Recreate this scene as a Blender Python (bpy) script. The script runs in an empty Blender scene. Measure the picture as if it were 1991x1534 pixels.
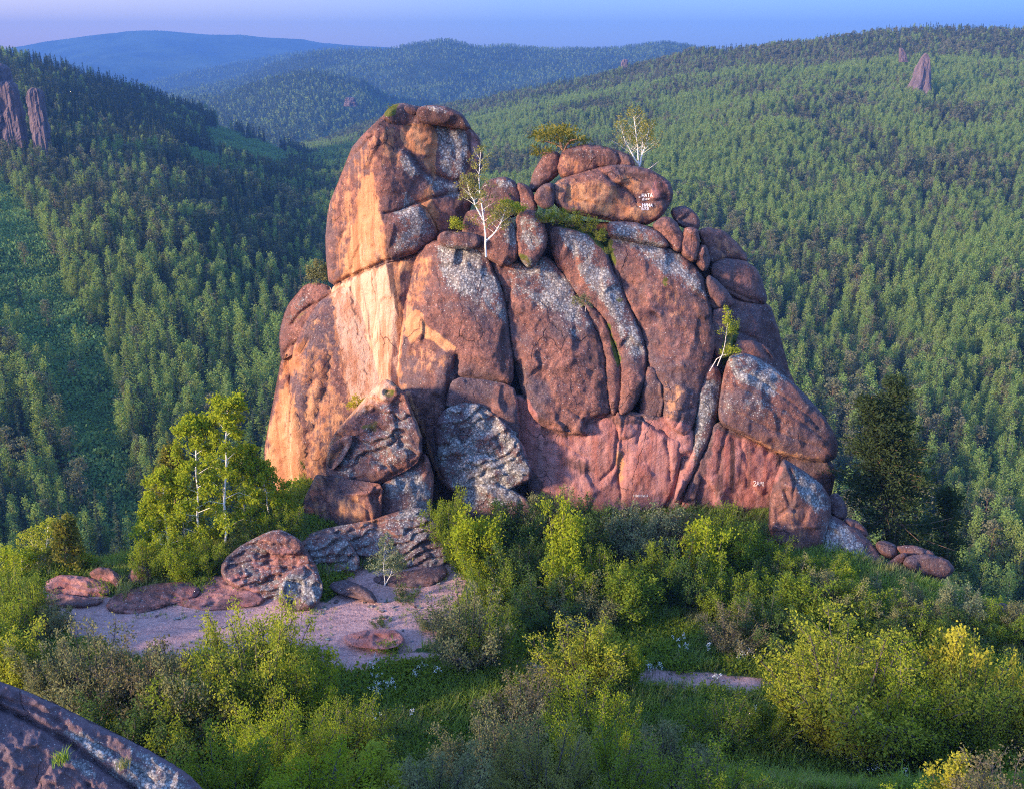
import bpy, math, random
import numpy as np
from mathutils import Vector, Matrix
from mathutils.geometry import delaunay_2d_cdt

SC = bpy.context.scene
COL = SC.collection
rng = np.random.default_rng(7)
random.seed(7)
PI = math.pi

# ------------------------------------------------------------------ camera
PITCH = math.radians(19.0)
W, H, F = 1991.0, 1534.0, 1912.0
cam_data = bpy.data.cameras.new('camera')
cam_data.sensor_width = 36.0
cam_data.lens = 36.0 * F / W
cam_data.clip_start = 0.2
cam_data.clip_end = 60000.0
cam = bpy.data.objects.new('camera', cam_data)
COL.objects.link(cam)
cam.rotation_euler = (PI / 2 - PITCH, 0, 0)
SC.camera = cam

# ------------------------------------------------------------------ light
SUN_EL = math.radians(15.0)
SUN_AZ = math.radians(243.0)            # clockwise from +Y (the view direction): far left, behind the camera
world = bpy.data.worlds.new('World')
SC.world = world
world.use_nodes = True
wn, wl = world.node_tree.nodes, world.node_tree.links
wn.clear()
w_out = wn.new('ShaderNodeOutputWorld')
w_bg = wn.new('ShaderNodeBackground')
w_sky = wn.new('ShaderNodeTexSky')
w_sky.sky_type = 'NISHITA'
w_sky.sun_disc = False
w_sky.sun_elevation = SUN_EL
w_sky.sun_rotation = SUN_AZ
w_sky.altitude = 600
w_sky.air_density = 1.0
w_sky.dust_density = 0.6
w_sky.ozone_density = 4.0
w_mix = wn.new('ShaderNodeMixRGB')
w_mix.blend_type = 'MULTIPLY'
w_mix.inputs[0].default_value = 1.0
# the low band of evening sky: rosy on the sunset side, deeper blue away from it; overhead the plain sky
w_tc = wn.new('ShaderNodeTexCoord')
w_sep = wn.new('ShaderNodeSeparateXYZ')
wl.new(w_tc.outputs['Generated'], w_sep.inputs[0])
w_ramp = wn.new('ShaderNodeValToRGB')
w_map = wn.new('ShaderNodeMapRange'); w_map.inputs[1].default_value = -.55; w_map.inputs[2].default_value = .55
wl.new(w_sep.outputs[0], w_map.inputs[0]); wl.new(w_map.outputs[0], w_ramp.inputs[0])
w_ramp.color_ramp.elements[0].color = (.64, .385, .355, 1)
w_ramp.color_ramp.elements[1].color = (.11, .165, .34, 1)
w_el = w_ramp.color_ramp.elements.new(.5); w_el.color = (.235, .235, .36, 1)
w_up = wn.new('ShaderNodeMapRange'); w_up.interpolation_type = 'SMOOTHSTEP'
w_up.inputs[1].default_value = .075; w_up.inputs[2].default_value = .45
wl.new(w_sep.outputs[2], w_up.inputs[0])
w_band = wn.new('ShaderNodeMixRGB')
wl.new(w_up.outputs[0], w_band.inputs[0])
wl.new(w_ramp.outputs[0], w_band.inputs[1])
w_band.inputs[2].default_value = (1.0, 0.94, 1.05, 1)
wl.new(w_band.outputs[0], w_mix.inputs[2])
wl.new(w_sky.outputs[0], w_mix.inputs[1])
wl.new(w_mix.outputs[0], w_bg.inputs[0])
w_bg.inputs[1].default_value = 0.15
wl.new(w_bg.outputs[0], w_out.inputs[0])

sun_data = bpy.data.lights.new('sun', 'SUN')
sun_data.energy = 2.05
sun_data.angle = math.radians(6.0)
sun_data.color = (1.0, 0.75, 0.50)
sun = bpy.data.objects.new('sun', sun_data)
COL.objects.link(sun)
SUN_DIR = Vector((math.sin(SUN_AZ) * math.cos(SUN_EL), math.cos(SUN_AZ) * math.cos(SUN_EL), math.sin(SUN_EL)))
sun.rotation_euler = SUN_DIR.to_track_quat('Z', 'Y').to_euler()

SC.view_settings.view_transform = 'Standard'
SC.view_settings.look = 'None'
SC.view_settings.exposure = 2.72
SC.view_settings.gamma = 1.0
SC.view_settings.use_curve_mapping = False
SC.cycles.max_bounces = 5
SC.cycles.diffuse_bounces = 3
SC.cycles.glossy_bounces = 1
SC.cycles.transmission_bounces = 3
SC.cycles.transparent_max_bounces = 6
SC.cycles.volume_bounces = 0
SC.cycles.use_denoising = False
SC.cycles.filter_width = 1.1

# ------------------------------------------------------------------ helpers
cp, sp = math.cos(PITCH), math.sin(PITCH)

def pix(px, py, Y):
    """A point of the photograph at the world distance Y (arrays or numbers) -> (..., 3)."""
    px, py, Y = np.broadcast_arrays(np.asarray(px, float), np.asarray(py, float), np.asarray(Y, float))
    x = (px - W / 2) / F
    v = -(py - H / 2) / F
    dy = cp + v * sp
    dz = -sp + v * cp
    return np.stack([x / dy * Y, Y, dz / dy * Y], -1)

def project(P):
    P = np.asarray(P, float)
    d = P[..., 1] * cp - P[..., 2] * sp
    u = P[..., 1] * sp + P[..., 2] * cp
    return W / 2 + F * P[..., 0] / d, H / 2 - F * u / d

def _hash(ix, iy, iz, seed):
    h = (ix.astype(np.int64) * 374761393 + iy.astype(np.int64) * 668265263 + iz.astype(np.int64) * 1442695041 + seed * 974711) & 0x7fffffff
    h = ((h ^ (h >> 13)) * 1274126177) & 0x7fffffff
    h = h ^ (h >> 16)
    return (h & 0xffff) / 65535.0 * 2 - 1

def noise3(x, y, z=0.0, seed=0):
    x, y, z = np.broadcast_arrays(np.asarray(x, float), np.asarray(y, float), np.asarray(z, float))
    ix, iy, iz = np.floor(x), np.floor(y), np.floor(z)
    fx, fy, fz = x - ix, y - iy, z - iz
    sx, sy, sz = fx * fx * (3 - 2 * fx), fy * fy * (3 - 2 * fy), fz * fz * (3 - 2 * fz)
    def c(a, b, d): return _hash(ix + a, iy + b, iz + d, seed)
    def l(a, b, t): return a + (b - a) * t
    return l(l(l(c(0, 0, 0), c(1, 0, 0), sx), l(c(0, 1, 0), c(1, 1, 0), sx), sy),
             l(l(c(0, 0, 1), c(1, 0, 1), sx), l(c(0, 1, 1), c(1, 1, 1), sx), sy), sz)

def fbm(x, y, z=0.0, seed=0, octaves=4, gain=0.5):
    s, a, t = 0.0, 1.0, 0.0
    for o in range(octaves):
        s = s + a * noise3(np.asarray(x) * 2 ** o, np.asarray(y) * 2 ** o, np.asarray(z) * 2 ** o, seed + o * 17)
        t += a
        a *= gain
    return s / t

def sstep(a, b, x):
    t = np.clip((x - a) / (b - a), 0, 1)
    return t * t * (3 - 2 * t)

def pts(s):
    v = [float(t) for t in s.replace(',', ' ').split()]
    return np.array(v).reshape(-1, 2)

def seg_dist(P, Q, closed=False):
    """Distance of the points P (n,2) to the polyline Q."""
    A = Q
    B = np.roll(Q, -1, 0) if closed else Q[1:]
    if not closed: A = Q[:-1]
    out = np.full(len(P), 1e9)
    for a, b in zip(A, B):
        ab = b - a
        L = ab @ ab + 1e-9
        t = np.clip(((P - a) @ ab) / L, 0, 1)
        d = P - a - t[:, None] * ab
        out = np.minimum(out, (d * d).sum(1))
    return np.sqrt(out)

def inside(P, Q):
    x, y = P[:, 0], P[:, 1]
    r = np.zeros(len(P), bool)
    n = len(Q)
    for i in range(n):
        x0, y0 = Q[i]
        x1, y1 = Q[(i + 1) % n]
        if y0 == y1: continue
        c = (y0 > y) != (y1 > y)
        r ^= c & (x < (x1 - x0) * (y - y0) / (y1 - y0) + x0)
    return r

def signed(P, Q):
    d = seg_dist(P, Q, True)
    return np.where(inside(P, Q), d, -d)

def chaikin(Q, n=2):
    for _ in range(n):
        R = np.roll(Q, -1, 0)
        Q = np.stack([Q * .75 + R * .25, Q * .25 + R * .75], 1).reshape(-1, 2)
    return Q

def resample(Q, step):
    Qc = np.vstack([Q, Q[:1]])
    s = np.concatenate([[0], np.cumsum(np.hypot(*np.diff(Qc, axis=0).T))])
    n = max(8, int(s[-1] / step))
    t = np.linspace(0, s[-1], n, endpoint=False)
    return np.stack([np.interp(t, s, Qc[:, 0]), np.interp(t, s, Qc[:, 1])], 1)

def mesh_from(name, verts, faces, smooth=False):
    """verts (n,3); faces an (m,3) / (m,4) array or a list of tuples."""
    me = bpy.data.meshes.new(name)
    verts = np.ascontiguousarray(verts, dtype=np.float32)
    if isinstance(faces, np.ndarray):
        k = faces.shape[1]
        me.vertices.add(len(verts)); me.vertices.foreach_set('co', verts.ravel())
        me.loops.add(faces.size); me.loops.foreach_set('vertex_index', np.ascontiguousarray(faces, dtype=np.int32).ravel())
        me.polygons.add(len(faces))
        me.polygons.foreach_set('loop_start', np.arange(0, faces.size, k, dtype=np.int32))
        me.update(calc_edges=True)
    else:
        me.from_pydata([tuple(map(float, v)) for v in verts], [], faces)
        me.update()
    if smooth:
        me.polygons.foreach_set('use_smooth', np.ones(len(me.polygons), bool))
    return me

def attr(me, name, arr, kind='FLOAT'):
    a = me.attributes.new(name, kind, 'POINT')
    arr = np.ascontiguousarray(arr, dtype=np.float32)
    a.data.foreach_set({'FLOAT': 'value', 'FLOAT_COLOR': 'color', 'FLOAT_VECTOR': 'vector'}[kind], arr.ravel())

def obj(name, me, mat=None, parent=None, loc=None, kind=None):
    o = bpy.data.objects.new(name, me)
    COL.objects.link(o)
    if mat is not None:
        if len(me.materials) == 0:
            me.materials.append(mat)
        elif me.materials[0] is not mat:
            o.material_slots[0].link = 'OBJECT'
            o.material_slots[0].material = mat
    if parent is not None: o.parent = parent
    if loc is not None: o.location = loc
    if kind: o['kind'] = kind
    return o

def tag(o, label, cat, group=None):
    o['label'] = label
    o['category'] = cat
    if group: o['group'] = group
    return o

def thing(name, label, cat, loc=(0, 0, 0), group=None, rz=0.0, scale=None):
    o = bpy.data.objects.new(name, None)
    o.empty_display_size = 0.3
    COL.objects.link(o)
    o.location = loc
    o.rotation_euler = (0, 0, rz)
    if scale is not None: o.scale = scale
    return tag(o, label, cat, group)

# ------------------------------------------------------------------ materials
class NT:
    def __init__(self, name):
        self.m = bpy.data.materials.new(name)
        self.m.use_nodes = True
        self.t = self.m.node_tree
        self.t.nodes.clear()
        self.out = self.t.nodes.new('ShaderNodeOutputMaterial')
    def n(self, typ, **kw):
        nd = self.t.nodes.new('ShaderNode' + typ)
        for k, v in kw.items(): setattr(nd, k, v)
        return nd
    def l(self, a, b): self.t.links.new(a, b)
    def setin(self, sock, v):
        if hasattr(v, 'is_output'): self.l(v, sock)
        elif isinstance(v, tuple) and len(v) == 3 and sock.type == 'RGBA': sock.default_value = (*v, 1)
        else: sock.default_value = v
    def mix(self, f, a, b, blend='MIX'):
        nd = self.n('MixRGB', blend_type=blend)
        self.setin(nd.inputs[0], f); self.setin(nd.inputs[1], a); self.setin(nd.inputs[2], b)
        return nd.outputs[0]
    def math(self, op, a, b=0.0, clamp=False):
        nd = self.n('Math', operation=op, use_clamp=clamp)
        self.setin(nd.inputs[0], a); self.setin(nd.inputs[1], b)
        return nd.outputs[0]
    def ramp(self, f, lo, hi, a=0.0, b=1.0):
        nd = self.n('MapRange', clamp=True, interpolation_type='SMOOTHSTEP')
        self.setin(nd.inputs[0], f)
        nd.inputs[1].default_value, nd.inputs[2].default_value, nd.inputs[3].default_value, nd.inputs[4].default_value = lo, hi, a, b
        return nd.outputs[0]
    def noise(self, vec, scale, detail=4, rough=.55):
        nd = self.n('TexNoise')
        self.l(vec, nd.inputs['Vector'])
        nd.inputs['Scale'].default_value = scale
        nd.inputs['Detail'].default_value = detail
        nd.inputs['Roughness'].default_value = rough
        return nd.outputs['Fac']
    def voro(self, vec, scale, feature='F1'):
        nd = self.n('TexVoronoi', feature=feature)
        self.l(vec, nd.inputs['Vector'])
        nd.inputs['Scale'].default_value = scale
        return nd
    def mapping(self, vec, scale):
        nd = self.n('Mapping')
        self.l(vec, nd.inputs[0])
        nd.inputs['Scale'].default_value = scale
        return nd.outputs[0]
    def pos(self): return self.n('NewGeometry').outputs['Position']
    def bump(self, h, strength, dist):
        nd = self.n('Bump')
        nd.inputs['Strength'].default_value = strength
        nd.inputs['Distance'].default_value = dist
        self.l(h, nd.inputs['Height'])
        return nd.outputs[0]
    def principled(self, col, rough=.9, normal=None, spec=.2):
        p = self.n('BsdfPrincipled')
        self.setin(p.inputs['Base Color'], col)
        p.inputs['Roughness'].default_value = rough
        p.inputs['Specular IOR Level'].default_value = spec
        if normal is not None: self.l(normal, p.inputs['Normal'])
        self.l(p.outputs[0], self.out.inputs[0])
        return self.m

def leaf_mat(name, c1, c2, c3, trans=.35, var=.5, inst=True, warm=None):
    """Leaves: two greens mixed leaf by leaf, a third from plant to plant."""
    t = NT(name)
    g = t.n('NewGeometry')
    col = t.mix(g.outputs['Random Per Island'], c1, c2)
    r = t.n('ObjectInfo').outputs['Random'] if inst else t.noise(g.outputs['Position'], .5, 2)
    col = t.mix(t.math('MULTIPLY', r, var), col, c3)
    n = t.noise(g.outputs['Position'], .9, 2)
    col = t.mix(t.ramp(n, .35, .7, 0, .55), col, c2)
    d = t.n('BsdfDiffuse'); t.setin(d.inputs[0], col)
    tr = t.n('BsdfTranslucent'); t.setin(tr.inputs[0], t.mix(.6, col, (.35, .40, .03), 'MIX') if warm is None else t.mix(.6, col, warm))
    ms = t.n('MixShader'); ms.inputs[0].default_value = trans
    t.l(d.outputs[0], ms.inputs[1]); t.l(tr.outputs[0], ms.inputs[2])
    t.l(ms.outputs[0], t.out.inputs[0])
    return t.m

def bark_mat(name, c1, c2, scale=(3, 3, 9), lo=.4, hi=.6):
    t = NT(name)
    c = t.n('TexCoord').outputs['Object']
    n = t.noise(t.mapping(c, scale), 1.0, 5, .65)
    col = t.mix(t.ramp(n, lo, hi), c1, c2)
    return t.principled(col, .85, t.bump(n, .4, .03))

M = {}
# needles and leaves of the forest
M['spruce'] = leaf_mat('spruce_needles', (.026, .052, .030), (.050, .084, .038), (.078, .084, .050), .18, .6)
M['pine'] = leaf_mat('pine_needles', (.085, .110, .052), (.120, .130, .064), (.150, .125, .080), .18, .7)
M['birch'] = leaf_mat('birch_leaves', (.125, .205, .055), (.190, .285, .075), (.225, .260, .070), .42, .8)
M['scrub'] = leaf_mat('scrub_leaves', (.090, .180, .055), (.130, .235, .075), (.15, .23, .065), .3, .8)
# near bushes
M['green'] = leaf_mat('green_leaves', (.105, .165, .018), (.190, .245, .026), (.15, .18, .02), .45, .3)
M['bright'] = leaf_mat('bright_green_leaves', (.170, .240, .014), (.310, .350, .024), (.24, .30, .02), .48, .3)
M['yellow'] = leaf_mat('yellow_green_leaves', (.200, .240, .026), (.350, .365, .040), (.30, .30, .03), .48, .3)
M['golden'] = leaf_mat('golden_leaves', (.28, .28, .03), (.46, .42, .045), (.38, .34, .03), .48, .3, warm=(.5, .38, .03))
M['olive'] = leaf_mat('olive_birch_leaves', (.15, .16, .04), (.24, .23, .06), (.2, .18, .05), .45, .3, warm=(.3, .28, .06))
M['grey'] = leaf_mat('grey_green_leaves', (.125, .135, .058), (.215, .215, .085), (.18, .17, .07), .35, .3, warm=(.18, .2, .08))
M['dark'] = leaf_mat('dark_green_leaves', (.040, .085, .022), (.080, .130, .032), (.07, .10, .03), .35, .3, warm=(.12, .17, .03))
M['brown'] = leaf_mat('brownish_leaves', (.11, .095, .055), (.155, .150, .065), (.16, .12, .07), .32, .4, warm=(.2, .16, .05))
M['silver'] = leaf_mat('silver_green_leaves', (.10, .125, .06), (.24, .27, .13), (.13, .14, .06), .32, .3, warm=(.16, .2, .1))
M['grass'] = leaf_mat('grass_blades', (.125, .215, .036), (.21, .32, .056), (.24, .28, .07), .5, .8)
M['dry'] = leaf_mat('dry_grass', (.18, .20, .06), (.3, .29, .1), (.16, .14, .06), .3, .8)
M['petal'] = leaf_mat('white_petals', (.75, .76, .72), (.8, .8, .78), (.7, .72, .7), .3, .2, warm=(.7, .7, .65))
M['pineleaf'] = leaf_mat('dark_pine_needles', (.018, .032, .016), (.036, .054, .020), (.04, .05, .02), .12, .3)
M['warmpine'] = leaf_mat('yellowish_pine_needles', (.085, .095, .020), (.150, .135, .025), (.14, .11, .03), .2, .3)  # yellowish needles of the small and flat topped pines
M['moss'] = leaf_mat('moss_and_grass', (.07, .10, .015), (.14, .17, .025), (.11, .12, .02), .3, .3)
M['trunk'] = bark_mat('brown_bark', (.055, .045, .038), (.12, .095, .075))
M['pinebark'] = bark_mat('orange_pine_bark', (.10, .07, .055), (.26, .14, .08))
M['birchbark'] = bark_mat('white_birch_bark', (.06, .05, .05), (.72, .68, .62), (2, 2, 14), .30, .42)
M['paletrunk'] = bark_mat('forest_birch_bark', (.06, .055, .05), (.34, .32, .29), (1, 1, 3))
M['twig'] = bark_mat('grey_twigs', (.05, .042, .04), (.12, .10, .095))
M['deadwood'] = bark_mat('bleached_wood', (.35, .31, .27), (.62, .58, .53))

def rock_mat(name, fine=1.0, blot=1.0, tint=0.0):
    t = NT(name)
    geo = t.n('NewGeometry')
    P = geo.outputs['Position']
    ca = t.n('Attribute', attribute_name='ca')
    sx = t.n('SeparateColor'); t.l(ca.outputs['Color'], sx.inputs[0])
    o, c, p = sx.outputs[0], sx.outputs[1], sx.outputs[2]
    lich = ca.outputs['Alpha']
    moss = t.n('Attribute', attribute_name='moss').outputs['Fac']
    sn = t.n('SeparateXYZ'); t.l(geo.outputs['Normal'], sn.inputs[0])
    up = sn.outputs[2]
    n_big = t.noise(P, .32 * fine, 5, .6)
    n_mid = t.noise(P, 1.6 * fine, 6, .65)
    n_fin = t.noise(P, 7.0 * fine, 5, .7)
    st = t.noise(t.mapping(P, (1.3 * fine, 1.3 * fine, .07 * fine)), 1.0, 5, .65)
    st2 = t.noise(t.mapping(P, (4.5 * fine, 4.5 * fine, .16 * fine)), 1.0, 4, .6)
    # weathered skin: red brown against purple brown
    col = t.mix(t.ramp(n_mid, .36, .62), (.112, .053, .045), (.262, .120, .088))
    col = t.mix(t.ramp(n_big, .38, .66, 0, .65), col, (.185, .082, .066))
    col = t.mix(t.ramp(n_fin, .45, .68, 0, .8), col, (.042, .025, .026))
    col = t.mix(t.ramp(st2, .50, .64, 0, .40), col, (.058, .036, .038))
    col = t.mix(t.math('MULTIPLY', t.ramp(t.noise(P, .26 * fine, 4, .55), .44, .58), t.ramp(up, -.1, .45, .55 * blot, .9)), col, t.mix(t.ramp(n_fin, .4, .6), (.056, .040, .046), (.140, .094, .094)))
    n_blo = t.noise(P, 3.1 * fine, 5, .65)
    col = t.mix(t.ramp(n_blo, .52, .64, 0, .45 * blot), col, (.040, .026, .030))
    if tint: col = t.mix(tint, col, t.mix(n_fin, (.060, .044, .055), (.165, .120, .140)))
    # pink bare wall with streaks
    pk = t.mix(t.ramp(st, .35, .62), (.25, .092, .074), (.35, .170, .150))
    pk = t.mix(t.ramp(st2, .56, .70, 0, .75), pk, (.085, .048, .052))
    pm = t.math('ADD', p, t.math('MULTIPLY', t.math('SUBTRACT', n_mid, .5), .9))
    col = t.mix(t.ramp(pm, .32, .62), col, pk)
    # fresh orange faces
    og = t.mix(t.ramp(st, .36, .62), (.33, .135, .062), (.50, .250, .120))
    og = t.mix(t.ramp(n_fin, .52, .72, 0, .6), og, (.15, .07, .045))
    om = t.math('ADD', o, t.math('ADD', t.math('MULTIPLY', t.math('SUBTRACT', n_mid, .5), 1.3), t.math('MULTIPLY', t.math('SUBTRACT', st2, .5), 1.1)))
    col = t.mix(t.ramp(om, .25, .72, 0, .95), col, og)
    # cream streaked face
    cr = t.mix(t.ramp(st, .38, .58), (.38, .175, .098), (.50, .315, .210))
    cr = t.mix(t.ramp(st2, .55, .66, 0, .9), cr, (.27, .115, .055))
    cr = t.mix(t.ramp(st2, .33, .27, 0, .9), cr, (.085, .045, .035))
    cm = t.math('ADD', c, t.math('ADD', t.math('MULTIPLY', t.math('SUBTRACT', st, .5), 1.6), t.math('MULTIPLY', t.math('SUBTRACT', st2, .5), 1.0)))
    col = t.mix(t.ramp(cm, .30, .85), col, cr)
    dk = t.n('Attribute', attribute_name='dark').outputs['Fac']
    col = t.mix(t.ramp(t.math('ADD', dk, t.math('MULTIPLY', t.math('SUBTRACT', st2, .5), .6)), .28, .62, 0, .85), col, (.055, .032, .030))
    # lichen: grey crusts and pale rosettes, thicker on ledges that face the sky
    bare = t.math('SUBTRACT', 1.0, t.math('MAXIMUM', t.math('MAXIMUM', o, c), t.math('MULTIPLY', p, .7)), True)
    lz = t.math('MULTIPLY', lich, t.ramp(t.noise(P, .55 * fine, 4, .6), .36, .56, .45, 1.15))
    lv = t.math('MULTIPLY', t.math('ADD', t.math('MULTIPLY', lz, .30), t.math('MULTIPLY', t.math('MAXIMUM', up, 0.0), .05)), t.math('ADD', .35, t.math('MULTIPLY', bare, .65)))
    l1 = t.noise(P, 3.6 * fine, 8, .8)
    lc = t.mix(t.ramp(n_fin, .4, .62), (.085, .082, .082), (.235, .23, .215))
    col = t.mix(t.math('MULTIPLY', t.ramp(t.math('ADD', l1, lv), .685, .76), .8), col, lc)
    vo = t.voro(P, 5.2 * fine)
    vr = t.math('SUBTRACT', t.math('ADD', lv, t.math('MULTIPLY', vo.outputs['Color'], .12)), t.math('ADD', vo.outputs['Distance'], t.math('MULTIPLY', t.math('SUBTRACT', n_fin, .5), .5)))
    col = t.mix(t.math('MULTIPLY', t.ramp(vr, 0, .09), .85), col, (.40, .39, .36))
    vo2 = t.voro(P, 9.0 * fine)
    vr2 = t.math('SUBTRACT', t.math('ADD', t.math('MULTIPLY', lv, .95), t.math('MULTIPLY', vo2.outputs['Color'], .20)), vo2.outputs['Distance'])
    col = t.mix(t.math('MULTIPLY', t.ramp(vr2, 0, .10), .6), col, (.30, .27, .26))
    # moss
    mm = t.math('ADD', moss, t.math('MULTIPLY', t.math('SUBTRACT', n_mid, .5), 1.0))
    col = t.mix(t.ramp(mm, .45, .7), col, t.mix(n_fin, (.04, .06, .010), (.12, .12, .025)))
    # hairline joints
    wv = t.n('VectorMath', operation='ADD'); t.l(t.mapping(P, (1, 1, .62)), wv.inputs[0])
    ws = t.n('VectorMath', operation='SCALE'); wnz = t.n('TexNoise'); t.l(P, wnz.inputs['Vector']); wnz.inputs['Scale'].default_value = .9 * fine; wnz.inputs['Detail'].default_value = 4
    t.l(wnz.outputs['Color'], ws.inputs[0]); ws.inputs['Scale'].default_value = .9 / fine; t.l(ws.outputs[0], wv.inputs[1])
    ve = t.n('TexVoronoi', feature='DISTANCE_TO_EDGE'); t.l(wv.outputs[0], ve.inputs['Vector']); ve.inputs['Scale'].default_value = .26 * fine
    joint = t.math('MULTIPLY', t.ramp(ve.outputs['Distance'], .0, .012, 1, 0), t.ramp(t.noise(P, .45 * fine, 2), .50, .60))
    col = t.mix(t.math('MULTIPLY', joint, .6), col, (.030, .020, .021))
    h = t.math('ADD', t.math('MULTIPLY', n_mid, .6), t.math('ADD', t.math('MULTIPLY', n_fin, .28), t.math('MULTIPLY', l1, .3)))
    h = t.math('SUBTRACT', h, t.math('MULTIPLY', joint, .25))
    return t.principled(col, .9, t.bump(h, .9, .30 / fine), .15)
M['rock'] = rock_mat('weathered_granite')
M['rocknear'] = rock_mat('near_granite', 3.2, .25, .7)

def far_rock():
    t = NT('crag_granite')
    P = t.pos()
    n = t.noise(t.mapping(P, (.35, .35, .08)), 1.0, 6, .65)
    col = t.mix(t.ramp(n, .38, .62), (.075, .056, .062), (.130, .092, .094))
    return t.principled(col, .95, t.bump(n, .8, 1.5))
M['crag'] = far_rock()

def hill_mat(name, c1, c2, c3, s=.05):
    t = NT(name)
    P = t.pos()
    col = t.mix(t.ramp(t.noise(P, s, 6, .7), .4, .6), c1, c2)
    col = t.mix(t.ramp(t.noise(P, s * .16, 5, .65), .42, .6, 0, .6), col, tuple(v * 1.9 for v in c2))
    cl = t.n('Attribute', attribute_name='clear').outputs['Fac']
    col = t.mix(cl, col, t.mix(t.noise(P, .2, 4), c3, (.13, .17, .055)))
    return t.principled(col, 1.0, None, .05)
M['hill'] = hill_mat('forest_floor', (.020, .030, .014), (.034, .044, .020), (.07, .12, .035))
M['farhill'] = hill_mat('distant_forest', (.020, .040, .022), (.038, .062, .030), (.07, .12, .035), .02)

def ground_mat():
    t = NT('ground_cover')
    P = t.pos()
    s = t.n('Attribute', attribute_name='sand').outputs['Fac']
    n1 = t.noise(P, .9, 7, .65)
    n2 = t.noise(P, 6, 5, .7)
    g = t.mix(t.ramp(n1, .38, .62), (.040, .070, .018), (.085, .115, .032))
    g = t.mix(t.ramp(n2, .5, .7, 0, .6), g, (.075, .070, .040))
    sd = t.mix(t.ramp(n2, .35, .65), (.34, .192, .168), (.46, .288, .255))
    sd = t.mix(t.ramp(t.noise(t.mapping(P, (.5, 2.2, 1)), 1.0, 5, .6), .52, .64, 0, .6), sd, (.22, .135, .14))
    nc = t.noise(t.mapping(P, (.55, 1.5, 1)), 1.0, 6, .62)
    crk = t.ramp(t.math('ABSOLUTE', t.math('SUBTRACT', nc, .5)), 0, .012, 1, 0)
    crk = t.math('MULTIPLY', crk, t.ramp(t.noise(P, .5, 2), .45, .6))
    sd = t.mix(t.math('MULTIPLY', crk, .8), sd, (.09, .055, .06))
    sm = t.math('ADD', s, t.math('MULTIPLY', t.math('SUBTRACT', n1, .5), .8))
    col = t.mix(t.ramp(sm, .40, .58), g, sd)
    return t.principled(col, .95, t.bump(t.math('ADD', n1, t.math('MULTIPLY', n2, .4)), .8, .25), .1)
M['ground'] = ground_mat()

def flat_mat(name, c, rough=.8):
    t = NT(name)
    return t.principled(t.mix(t.ramp(t.noise(t.pos(), 9, 4), .4, .7), c, tuple(v * .72 for v in c)), rough)
M['paint'] = flat_mat('white_paint', (.80, .74, .70))
M['stem'] = flat_mat('green_stem', (.08, .13, .03))
# ------------------------------------------------------------------ ground
def edge_y(x):
    return np.interp(x, [-60, -40, -29, -21, -16.5, -12, 16, 20, 23, 27, 32, 45, 70], [48, 53, 56, 58.5, 63, 82, 84, 64, 57, 53, 48, 42, 36])

def g(x, y):
    x, y = np.broadcast_arrays(np.asarray(x, float), np.asarray(y, float))
    z = -31.0 + .35 * fbm(x * .12, y * .12, 0, 3, 4) + .10 * fbm(x * .6, y * .6, 0, 5, 3)
    z = z + np.minimum(.8 * np.maximum(0, 36 - y), 17.5 + .5 * noise3(x * .2, y * .2, 2)) * sstep(-48, -24, x) * sstep(60, 36, x)
    z = z + 1.3 * sstep(-9, -14, x) * sstep(50, 60, y) * sstep(-26, -16, x)
    over = y - edge_y(x)
    z = z - .85 * np.maximum(over, 0) * sstep(0, 6, over) - 1.2 * sstep(-1.5, 3, over)
    return np.maximum(z, -150 + 4 * noise3(x * .02, y * .02))

def ground_at(px, py):
    Y = 50.0
    for _ in range(60):
        p = pix(px, py, Y)
        dzdy = p[2] / Y
        Y = Y + .6 * (float(g(p[0], Y)) / dzdy - Y)
        Y = min(max(Y, 12.0), 90.0)
    p = pix(px, py, Y)
    return np.array([p[0], p[1], float(g(p[0], p[1]))])

SAND = [pts('70,1150 100,1128 250,1175 390,1150 440,1115 640,1175 690,1105 780,1105 850,1070 905,1125 890,1190 840,1250 800,1262 630,1275 560,1265 400,1275 330,1300 230,1270 150,1245 90,1200'),
        pts('600,1270 660,1262 1000,1280 1110,1300 1250,1300 1400,1312 1500,1322 1560,1350 1500,1352 1380,1345 1240,1330 1100,1325 980,1300 760,1285 700,1318 620,1300')]
gx = np.concatenate([np.arange(-400, -48, 16), np.arange(-48, 50, .3), np.arange(50, 420, 16)])
gy = np.concatenate([np.arange(-40, 30, 3.5), np.arange(30, 72, .3), np.arange(72, 130, 2.5), np.arange(130, 260, 10)])
GX, GY = np.meshgrid(gx, gy)
GZ = g(GX, GY)
V = np.stack([GX, GY, GZ], -1).reshape(-1, 3)
nx, ny = len(gx), len(gy)
idx = np.arange(nx * ny).reshape(ny, nx)
FQ = np.stack([idx[:-1, :-1], idx[:-1, 1:], idx[1:, 1:], idx[1:, :-1]], -1).reshape(-1, 4)
ppx, ppy = project(np.where(V[:, 1:2] > 8, V, np.array([0, 8, -300.])))
PP = np.stack([ppx, ppy], 1)
sand = np.zeros(len(V))
sel = (V[:, 1] > 32) & (V[:, 1] < 70) & (ppx > -50) & (ppx < 2050)
for q in SAND:
    sand[sel] = np.maximum(sand[sel], sstep(-14, 10, signed(PP[sel], q)))
me = mesh_from('ground', V, FQ, True)
attr(me, 'sand', sand)
GROUND = obj('ground', me, M['ground'], kind='structure')

# ------------------------------------------------------------------ hills
def rows_interp(rows, px):
    """rows: list of [(px, py, dist), ...] from the ridge down to the foot -> arrays (rows, cols)"""
    py, d = [], []
    for r in rows:
        a = np.array(r, float)
        py.append(np.interp(px, a[:, 0], a[:, 1]))
        d.append(np.interp(px, a[:, 0], a[:, 2]))
    return np.array(py), np.array(d)

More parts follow.
